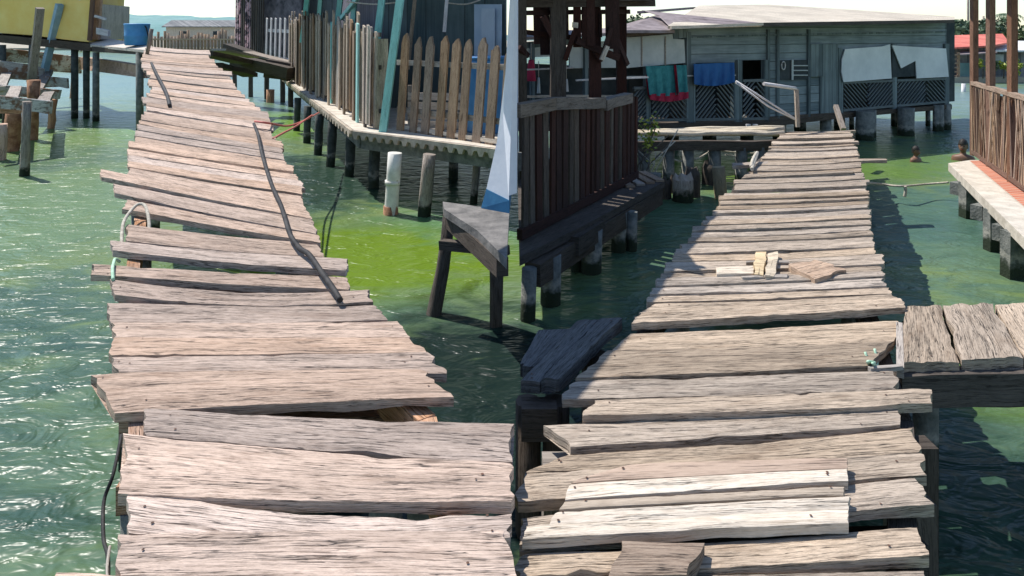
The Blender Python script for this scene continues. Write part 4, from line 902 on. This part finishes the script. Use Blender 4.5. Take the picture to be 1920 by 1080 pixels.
# open bays: dark interior wall and posts
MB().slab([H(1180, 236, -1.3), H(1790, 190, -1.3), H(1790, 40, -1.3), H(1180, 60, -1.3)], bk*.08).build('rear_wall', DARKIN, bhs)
MB().slab([H(1182, 236, .05), H(1785, 197, .05), H(1785, 197, .05)-hn*3.4, H(1182, 236, .05)-hn*3.4], (0, 0, -.1)).build('floor', DARKW, bhs)
MB().slab([H(1775, 200), H(1775, 38), H(1775, 38)-hn*3.2, H(1775, 200)-hn*3.2], hd*-.05).build('end_wall', HWALL, bhs)
for x, y0, y1 in ((1216, 234, 120), (1292, 232, 60), (1300, 232, 118), (1388, 232, 112), (1380, 232, 150), (1438, 230, 112), (1577, 214, 90), (1678, 205, 82), (1776, 200, 82)):
    hw('bay_post', [(x-4, y0), (x+4, y0), (x+4, y1), (x-4, y1)], HWALL2, .05, .1)
def lattice(x0, x1, y0f, y1f, cx, step, name='lattice', up=True):
    mb = MB()
    x = x0-120
    while x < x1+120:
        for sgn in (1, -1):
            pts = []
            for yy in range(0, 21):
                t = yy/20; X = x+sgn*t*(y0f(x0)-y1f(x0))*.8
                ok = (X <= cx and sgn == -1 or X > cx and sgn == 1) if up else (X <= cx and sgn == 1 or X > cx and sgn == -1)
                if x0 <= X <= x1 and ok: pts.append((X, lerp(y1f(X), y0f(X), t)))
            if len(pts) > 2: mb.beam(H(*pts[0], .03), H(*pts[-1], .03), .035, .02)
        x += step
    mb.beam(H(x0, y1f(x0), .03), H(x1, y1f(x1), .03), .05, .05); mb.beam(H(x0, y0f(x0), .03), H(x1, y0f(x1), .03), .05, .05)
    return mb.build(name, LATT, bhs)
LATT = wood('grey_lattice_wood', (.08, .10, .105), (.19, .215, .22), .4, .1, .6)
bot = lambda X: interp([(1180, 226), (1440, 222), (1577, 207), (1780, 190)], X)
top1 = lambda X: interp([(1180, 158), (1440, 150), (1580, 155), (1780, 147)], X)
lattice(1188, 1214, bot, lambda X: 165, 1300, 7); lattice(1220, 1290, bot, top1, 1254, 8); lattice(1303, 1378, bot, top1, 1342, 8); lattice(1392, 1438, bot, top1, 1416, 8)
lattice(1580, 1676, bot, top1, 1626, 7, up=False); lattice(1681, 1774, bot, top1, 1735, 7, up=True)
# pale sheets
hw('white_sheet', [(1582, 154), (1578, 135), (1579, 112), (1585, 92), (1655, 87), (1669, 83), (1672, 147)], PANELW, .10, .02)
hw('torn_sheet', [(1673, 85), (1690, 128), (1717, 114), (1719, 147), (1779, 144), (1774, 91), (1700, 87)], PANELW, .10, .02)
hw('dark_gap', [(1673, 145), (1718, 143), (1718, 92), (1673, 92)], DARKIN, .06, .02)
hw('pale_panel', [(1168, 128), (1285, 118), (1283, 74), (1262, 73), (1261, 64), (1168, 71)], PANEL, .08, .03)
MB().slab([H(1165, 62, .5), H(1265, 62, .45), H(1262, 48, -.5), H(1240, 30, -1.5), H(1165, 52, -1.2)], (0, 0, .05)).build('side_roof', ROOFD, bhs)
for x in (1204, 1248): hw('seam', [(x-1, 124), (x+1, 124), (x+1, 68), (x-1, 68)], GREYW, .1, .01)
hw('lower_roof_edge', [(1165, 70), (1262, 63), (1262, 57), (1165, 63)], DARKW, .3, .3)
for (x0, x1, y) in ((1170, 1212, 145), (1170, 1380, 143)): hw('rail', [(x0, y+2), (x1, y-1), (x1, y-3), (x0, y)], PANEL, .12, .03)
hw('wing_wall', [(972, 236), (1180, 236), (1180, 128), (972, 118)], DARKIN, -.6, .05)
hw('wing_panel', [(983, 108), (1034, 106), (1034, 90), (983, 92)], PANEL, .0, .03); hw('wing_panel', [(1068, 128), (1163, 127), (1163, 74), (1068, 84)], PANEL, .0, .03)
hw('wing_board', [(972, 92), (1070, 84), (1070, 72), (972, 80)], HWALL2, .0, .03); hw('wing_rail', [(972, 183), (1180, 182), (1180, 179), (972, 180)], PALE, .05, .05)
MB().slab([H(972, 76, .5), H(1165, 66, .5), H(1165, 56, -1.0), H(972, 66, -1.0)], (0, 0, .05)).build('wing_roof', ROOFD, bhs)
for x in (1000, 1058, 1100): hw('wing_post', [(x-3, 236), (x+3, 236), (x+3, 80), (x-3, 80)], HWALL2, .06, .08)
hw('wing_floor', [(972, 246), (1182, 246), (1182, 234), (972, 234)], DARKW, .08, .25)
# roof
rf = MB(); rf.slab([H(1252, 54, .5), H(1790, 41, .55), H(1790, 35, -1.4), H(1600, 22, -2.8), H(1440, 12, -3.6), H(1310, 14, -3.6)], (0, 0, .05)); rf.build('roof', TIN_P, bhs)
MB().slab([H(1205, 19, -1.2), H(1440, 44, .46), H(1432, 47, .45), H(1262, 53, .42), H(1238, 30, -.6)], bk*.05).build('gable_board', ROOFD, bhs)
beam('ridge_cap', H(1200, 23, -1.1), H(1300, 15, -3.4), .12, .05, ROOFD, bhs)
beam('eave_strip', H(1258, 52, .58), H(1430, 45, .58), .04, .05, PALE, bhs); beam('eave_strip', H(1430, 46, .58), H(1788, 40, .6), .04, .07, DARKW, bhs)
# stilts of the house
for x, cy, r in ((1622, 262, .19), (1632, 258, .12), (1700, 254, .17), (1693, 252, .09), (1755, 246, .07), (1763, 246, .07), (1774, 243, .10), (1597, 245, .05), (1548, 240, .11), (1570, 243, .07), (1462, 262, .14), (1400, 262, .14), (1330, 266, .14), (1260, 268, .14), (1500, 250, .12)):
    b = H(x, cy, -.1); q = W(x, cy)
    if abs(q.y-b.y) > 1.5: q = Vector((b.x, b.y, 0))
    MB().tube([Vector((q.x, q.y, -.5)), Vector((q.x, q.y, .15)), Vector((q.x, q.y, .6))], r, 10, .1).build('stilt', STILT, bhs)
for x, cy in ((1675, 236), (1684, 238), (1740, 236), (1580, 236)): q = W(x, cy); MB().tube([Vector((q.x, q.y, -.5)), Vector((q.x, q.y, .6))], .055, 8, .05).build('stilt', STILT, bhs)
# cloths on the house
def cloth(name, pts4, mat, label, cat, off=.16, band=None):
    mb = MB(); nu, nv = 24, 14; TLc, TRc, BRc, BLc = [Vector(p) for p in pts4]; pts = []
    for i in range(nu):
        u = i/(nu-1)
        for j in range(nv):
            v = j/(nv-1); q = TLc.lerp(TRc, u).lerp(BLc.lerp(BRc, u), v); q = q+Vector((0, math.sin(u*math.pi)*5*v)); pts.append(H(q.x, q.y, off+.025*math.sin(u*26+1.5*v)*(.3+v)+.01*math.sin(u*61)))
    mb.grid(pts, nu, nv, lambda a, b: (a/nu, b/nv)); n0 = len(pts); mb.v += [p+bk*.008 for p in pts]
    for i in range(nu-1):
        for j in range(nv-1): mb.face([n0+i*nv+j, n0+i*nv+j+1, n0+(i+1)*nv+j+1, n0+(i+1)*nv+j], smooth=True)
    return mb.build(name, mat, band, recalc=False)
tw_ = thing('hanging_cloth', 'teal cloth with a crimson border drying on the railing of the stilt house', 'cloth', H(1250, 185, .16))
cloth('cloth', ((1211, 124), (1287, 122), (1290, 172), (1218, 178)), TEALC, '', '', .16, tw_)
cloth('border', ((1217, 177), (1291, 172), (1291, 184), (1220, 187)), REDCL, '', '', .165, tw_); cloth('border', ((1264, 122), (1268, 122), (1273, 174), (1268, 174)), REDCL, '', '', .19, tw_); cloth('border', ((1211, 140), (1217, 140), (1221, 180), (1215, 177)), REDCL, '', '', .15, tw_)
t = thing('blue_sheet', 'deep blue plastic sheet hung across a bay of the stilt house', 'sheet', H(1340, 157, .16)); cloth('sheet', ((1301, 120), (1377, 117), (1378, 154), (1302, 158)), BLUES, '', '', .16, t)
# fallen railing and pipe
rl_ = thing('pipe_rail', 'slanting white pipe railing in front of the stilt house', 'railing', surfR(1495, 240))
MB().tube([P(1432, 157, 10.6), P(1492, 166, 10.9)], .028, 8).build('top_pipe', WHTW, rl_)
beam('post', P(1493, 168, 10.9), P(1496, 238, 10.9), .055, .055, SLATW, rl_)
for dy in (0, 9): MB().tube([P(1380, 152+dy*.3, 10.8), P(1440, 190+dy, 10.8), P(1490, 222+dy*.2, 10.8)], .016, 6).build('slant_pipe', WHTW, rl_)
tag(MB().beam(P(1582, 243, 11.2), P(1567, 198, 11.6), .07, .07, 2, .01).build('leaning_board', GREYW), 'grey board leaning at the far right corner of the right jetty', 'board')
for i, (x, h) in enumerate(((1403, 6), (1416, 6))):
    tag(MB().beam(P(x, 241, 11.4), P(x, 233, 11.4), .07, .06).build('white_block', WHTW), ['left white block on the cross walkway near the jetty end', 'right white block on the cross walkway near the jetty end'][i], 'block')

# ------------------------------------------------------------------ cross walkway of sticks behind
cw = thing('stick_walkway', 'narrow walkway of bleached sticks crossing in front of the stilt house', 'walkway', (surfR(1300, 250).x, surfR(1300, 250).y, 0))
for i in range(7):
    y0 = 242+i*1.6; a = surfR(1188+random.uniform(0, 25), y0+2)+Vector((0, 0, random.uniform(-.02, .03))); b = surfR(1470, y0)+Vector((0, 0, random.uniform(-.01, .03)))
    MB().tube([a.lerp(b, k/8)+Vector((0, random.uniform(-.03, .03), random.uniform(-.015, .015))) for k in range(9)], random.uniform(.03, .045), 7, .12).build('stick', wood('bleached_stick', (.36, .30, .22), (.66, .58, .45), .4, .3, .8) if i == 0 else bpy.data.materials['bleached_stick'], cw)
beam('stringer', surfR(1190, 258)-Vector((0, .02, .12)), surfR(1462, 256)-Vector((0, .02, .12)), .1, .14, DARKW, cw, seg=5, wob=.02)
for x in (1215, 1262, 1300, 1352, 1404, 1440):
    p = surfR(x, 262); MB().tube([Vector((p.x, p.y+.3, .55)), Vector((p.x, p.y+.3, -.5))], .09, 9, .1).build('post', STILT, cw)
wl = [([(1212, 262), (1225, 268), (1255, 262), (1300, 260), (1320, 272), (1380, 280), (1420, 282)], 'uppermost pale wire drooping under the stick walkway'), ([(1240, 280), (1275, 296), (1310, 290), (1345, 268)], 'middle pale wire looping under the stick walkway'),
      ([(1340, 270), (1385, 258), (1420, 270), (1460, 262)], 'pale wire rising to the end of the right jetty'), ([(1360, 284), (1400, 290), (1430, 284)], 'short pale wire close above the water by the jetty')]
for pts, lb in wl: hose('drooping_wire', [P(x, y+6, 10.2) for x, y in pts], .013, ROPE, lb, 'wire', 6)
hose('knotted_rope', [VR(1408, 322, .05), VR(1412, 312, .08), VR(1420, 302, .1), VR(1412, 318, .05), VR(1410, 326, .05)], .02, ROPE, 'grey knotted rope at the left edge of the right jetty far end', 'rope')
hose('mooring_rope', [VR(1612, 341, .0), P(1650, 345, 9), P(1690, 349, 9), P(1740, 345, 9.3), P(1779, 342, 9.2)], .014, ROPE, 'thin rope stretched between the right jetty and the tiled terrace', 'rope')
hose('mooring_rope', [P(1697, 349, 9), P(1698, 358, 9.0), P(1696, 369, 9.0)], .02, ROPE, 'short knotted end dangling from the stretched rope', 'rope')

# broken piles
piles = [(1228, 383, 345, .10, 'short thin broken pile at the left, touching the platform corner'), (1249, 372, 332, .075, 'slim jagged black pile, second from the left'), (1281, 377, 322, .135, 'thick pile with a split weathered top'), (1298, 368, 312, .10, 'tall dark pile just behind the split one'), (1334, 345, 302, .13, 'dark pile with a jagged pale tip'), (1262, 362, 326, .04, 'thin leaning splinter pile')]
for px, cy, ty, r, lb in piles:
    b = W(px, cy); tp = P(px, ty, b.y); mb = MB(); n_ = 12; mb.tube([b-Vector((0, 0, .5)), b, b.lerp(tp, .5), b.lerp(tp, .75)], r, n_, .12, cap=False); base = len(mb.v)-n_
    apex = []
    for k in range(n_):
        v = mb.v[base+k]; apex.append(len(mb.v)); mb.v.append(v.lerp(Vector((tp.x, tp.y, v.z)), .25)+Vector((0, 0, (tp.z-v.z)*random.uniform(.1, 1.1))))
    cc = len(mb.v); mb.v.append(Vector((tp.x, tp.y, b.lerp(tp, .7).z)))
    for k in range(n_):
        k2 = (k+1) % n_; mb.face([base+k, base+k2, apex[k2], apex[k]]); mb.face([apex[k], apex[k2], cc])
    tag(mb.build('broken_pile', GREYW if px in (1281,) else DARKW), lb, 'pile', 'broken piles between the platform and the right jetty')
b = W(1352, 372); tag(MB().tube([b-Vector((0, 0, .5)), b, b+Vector((-.03, .02, .42))], .085, 14, .03).build('cut_pile', wood('cut_pile_wood', (.16, .14, .10), (.36, .31, .22), .4, .1, .8)), 'leaning sawn off pile with a pale top beside the right jetty', 'pile', 'broken piles between the platform and the right jetty')
t = thing('dry_shrub', 'scrawny green and brown shrub at the end of the railed platform', 'shrub', P(1205, 330, 9.3)); c = WORLD_OF[t.name]
for k in range(9):
    a = c+Vector((random.uniform(-.1, .1), 0, -.2)); MB().tube([a, a+Vector((random.uniform(-.1, .2), 0, .35)), a+Vector((random.uniform(-.15, .45), random.uniform(-.1, .1), random.uniform(.5, .95)))], .008, 5).build('twig', ROPE if k % 2 else BARK, t)
crown(c+Vector((.08, 0, .45)), .22, .4, 170, .035, random.Random(4), 6).build('leaves', LEAFY, t, recalc=False)

# ------------------------------------------------------------------ tiled terrace at the right
ZT = .5
te = thing('tiled_terrace', 'concrete terrace edged with red tiles at the right', 'terrace', (5, 8, 0))
T0 = Z(1778, 306, ZT); T1 = Z(1930, 455, ZT); TB = Vector((10.5, 9.4, ZT)); TC = Vector((8, 5.3, ZT))
MB().slab([T0, T1, TC, TB, Z(1820, 300, ZT)], (0, 0, -.10)).build('slab', CONCP, te)
def S(px, py): return Z(px, py, ZT+.006)
mb = MB(); a, b, c_, d_ = S(1817, 301), S(1838, 301), S(1932, 367), S(1932, 398); e1 = (d_-a).normalized(); e2 = Vector((-e1.y, e1.x, 0))
mb.v += [a, b, c_, d_]; mb.face([0, 1, 2, 3], [((q-a).dot(e2), (q-a).dot(e1)) for q in (a, b, c_, d_)]); mb.build('tile_strip', TILE, te)
for px, cy, wd in ((1860, 470, .11), (1815, 352, .14), (1898, 520, .13)):
    b = W(px, cy) if cy > 400 else None
    if b is None: b = Z(px, 330, ZT); b = Vector((b.x, b.y, 0))
    beam('post', Vector((b.x, b.y, -.5)), Vector((b.x, b.y, .42)), wd, wd, STILT, te, seg=3, wob=.01)
beam('edge_beam', T0+Vector((.25, 0, -.18)), T1+Vector((.25, .1, -.18)), .14, .16, DARKW, te)
for px, py in ((1790, 325), (1830, 365), (1872, 400)): q = Z(px, py, ZT); beam('cross_beam', q+Vector((0, 0, -.19)), q+Vector((.9, .45, -.19)), .12, .15, STILT, te)
vf = thing('slanted_slat_fence', 'veranda fence of slanted brown slats on the tiled terrace', 'fence', Z(1825, 291, ZT))
v0 = Z(1825, 292, ZT); v1 = Z(1945, 378, ZT); vd = (v1-v0).normalized()
hgt = 1.02; rnd = random.Random(5)
beam('top_rail', v0+Vector((0, 0, hgt)), v1+Vector((0, 0, hgt)), .07, .05, TANW, vf); beam('bottom_rail', v0+Vector((0, 0, .06)), v1+Vector((0, 0, .06)), .06, .06, BRNW, vf)
ln = (v1-v0).length; x = .05; k = 0
while x < ln:
    lean = (.28 if (k//5) % 2 else -.28)*rnd.uniform(.3, 1); x2 = min(ln, max(0, x+lean*.9))
    beam('slat', v0+vd*x+Vector((0, 0, .08)), v0+vd*x2+Vector((0, 0, hgt-.02)), .03, rnd.choice((.035, .05, .06)), rnd.choice((TANW, BRNW, TANW, PICK)), vf, up=vd.cross(Vector((0, 0, 1))))
    x += rnd.uniform(.045, .075); k += 1
MB().slab([v0+Vector((.05, .05, .08)), v1+Vector((.05, .05, .08)), v1+Vector((.05, .05, .95)), v0+Vector((.05, .05, .95))], (.02, .03, 0)).build('backing_board', BRNW, vf)
for px in (1826, 1857, 1898):
    k_ = (px-960)/F; s_ = (k_*v0.y-v0.x)/(vd.x-k_*vd.y); q = v0+vd*s_; beam('veranda_post', q+Vector((.03, .04, 0)), q+Vector((.03, .04, 2.6)), .075, .075, BRNW, vf)
MB().slab([v0+Vector((-.4, .3, 2.6)), v1+Vector((-.5, 0, 2.6)), v1+Vector((2.5, 1, 2.9)), v0+Vector((2.5, 1.5, 2.9))], (0, 0, .07)).build('veranda_roof', ROOFD, vf)

# ------------------------------------------------------------------ swimmers
def swimmer(px, cy, k, turn, label):
    w0 = W(px, cy); t = thing('person', label, 'person', w0); c = Vector(w0)+Vector((0, 0, .05*k))
    prof = [(-.32, .15, .10, 0), (-.16, .18, .11, 0), (-.05, .21, .115, 0), (.01, .205, .11, 0), (.045, .18, .10, 0), (.07, .11, .08, 0), (.085, .058, .06, 0), (.12, .052, .056, .0), (.145, .052, .062, .012), (.16, .058, .078, .022), (.185, .066, .088, .02), (.22, .073, .094, .012), (.25, .077, .096, .006), (.29, .077, .097, 0), (.33, .070, .088, -.004), (.36, .050, .064, -.006), (.378, .02, .03, -.006)]
    n_ = 20
    def rot(x, y): return Vector((x*math.cos(turn)-y*math.sin(turn), x*math.sin(turn)+y*math.cos(turn), 0))
    def ring(mb, sc=1.0, lo=0, dz=0):
        out = []
        for (z, rx, ry, fy) in prof[lo:]:
            for i in range(n_):
                a = 2*math.pi*i/n_; x = math.cos(a)*rx*sc; y = -math.sin(a)*ry*sc-fy
                f = math.sin(a)
                if z > .15 and sc == 1:
                    if f > .9 and .2 < z < .235: y -= .022        # nose
                    if .5 < f < .9 and .235 < z < .27: y += .008    # eye sockets
                    if abs(f) < .2 and .21 < z < .27: x *= 1.10    # ears
                mb.v.append(c+(rot(x, y)+Vector((0, 0, z+dz)))*k)
        m_ = len(prof[lo:])
        for i in range(m_-1):
            for j in range(n_): mb.face([i*n_+j, i*n_+(j+1) % n_, (i+1)*n_+(j+1) % n_, (i+1)*n_+j], smooth=True)
        mb.face([(m_-1)*n_+j for j in range(n_)], smooth=True); mb.face([j for j in reversed(range(n_))])
    mb = MB(); ring(mb); mb.build('body', SKIN, t)
    hb = MB(); n2 = 22; rows = 9
    for i in range(rows):
        ph_ = i/(rows-1)
        for j in range(n2):
            a = 2*math.pi*j/n2; f = math.sin(a); low = .285 if f > .25 else .19 if f < -.1 else .235
            z = lerp(low, .395, ph_); rr = math.sqrt(max(0, 1-((max(z, .27)-.27)/.128)**2)); bmp = 1+.07*noise.noise((math.cos(a)*4, f*4, z*30))
            hb.v.append(c+(rot(math.cos(a)*.086*rr*bmp, -f*.105*rr*bmp-.002)+Vector((0, 0, z)))*k)
    for i in range(rows-1):
        for j in range(n2): hb.face([i*n2+j, i*n2+(j+1) % n2, (i+1)*n2+(j+1) % n2, (i+1)*n2+j], smooth=True)
    hb.build('hair', HAIR, t)
    for s_ in (-1, 1):
        MB().tube([c+(rot(s_*.028, -.094)+Vector((0, 0, .252)))*k, c+(rot(s_*.028, -.101)+Vector((0, 0, .252)))*k], .011*k, 8).build('eye', HAIR, t)
    mm = MB().tube([c+(rot(-.022, -.108)+Vector((0, 0, .187)))*k, c+(rot(0, -.113)+Vector((0, 0, .186)))*k, c+(rot(.022, -.108)+Vector((0, 0, .187)))*k], .006*k, 6).build('mouth', REDCL, t)
swimmer(1717, 303, .62, .5, 'bather in the water nearer the jetty, head and bare shoulders above the surface')
swimmer(1806, 301, .86, -.7, 'bather with short black hair beside the tiled terrace')

SC.render.engine = 'CYCLES'
SC.cycles.use_denoising = True
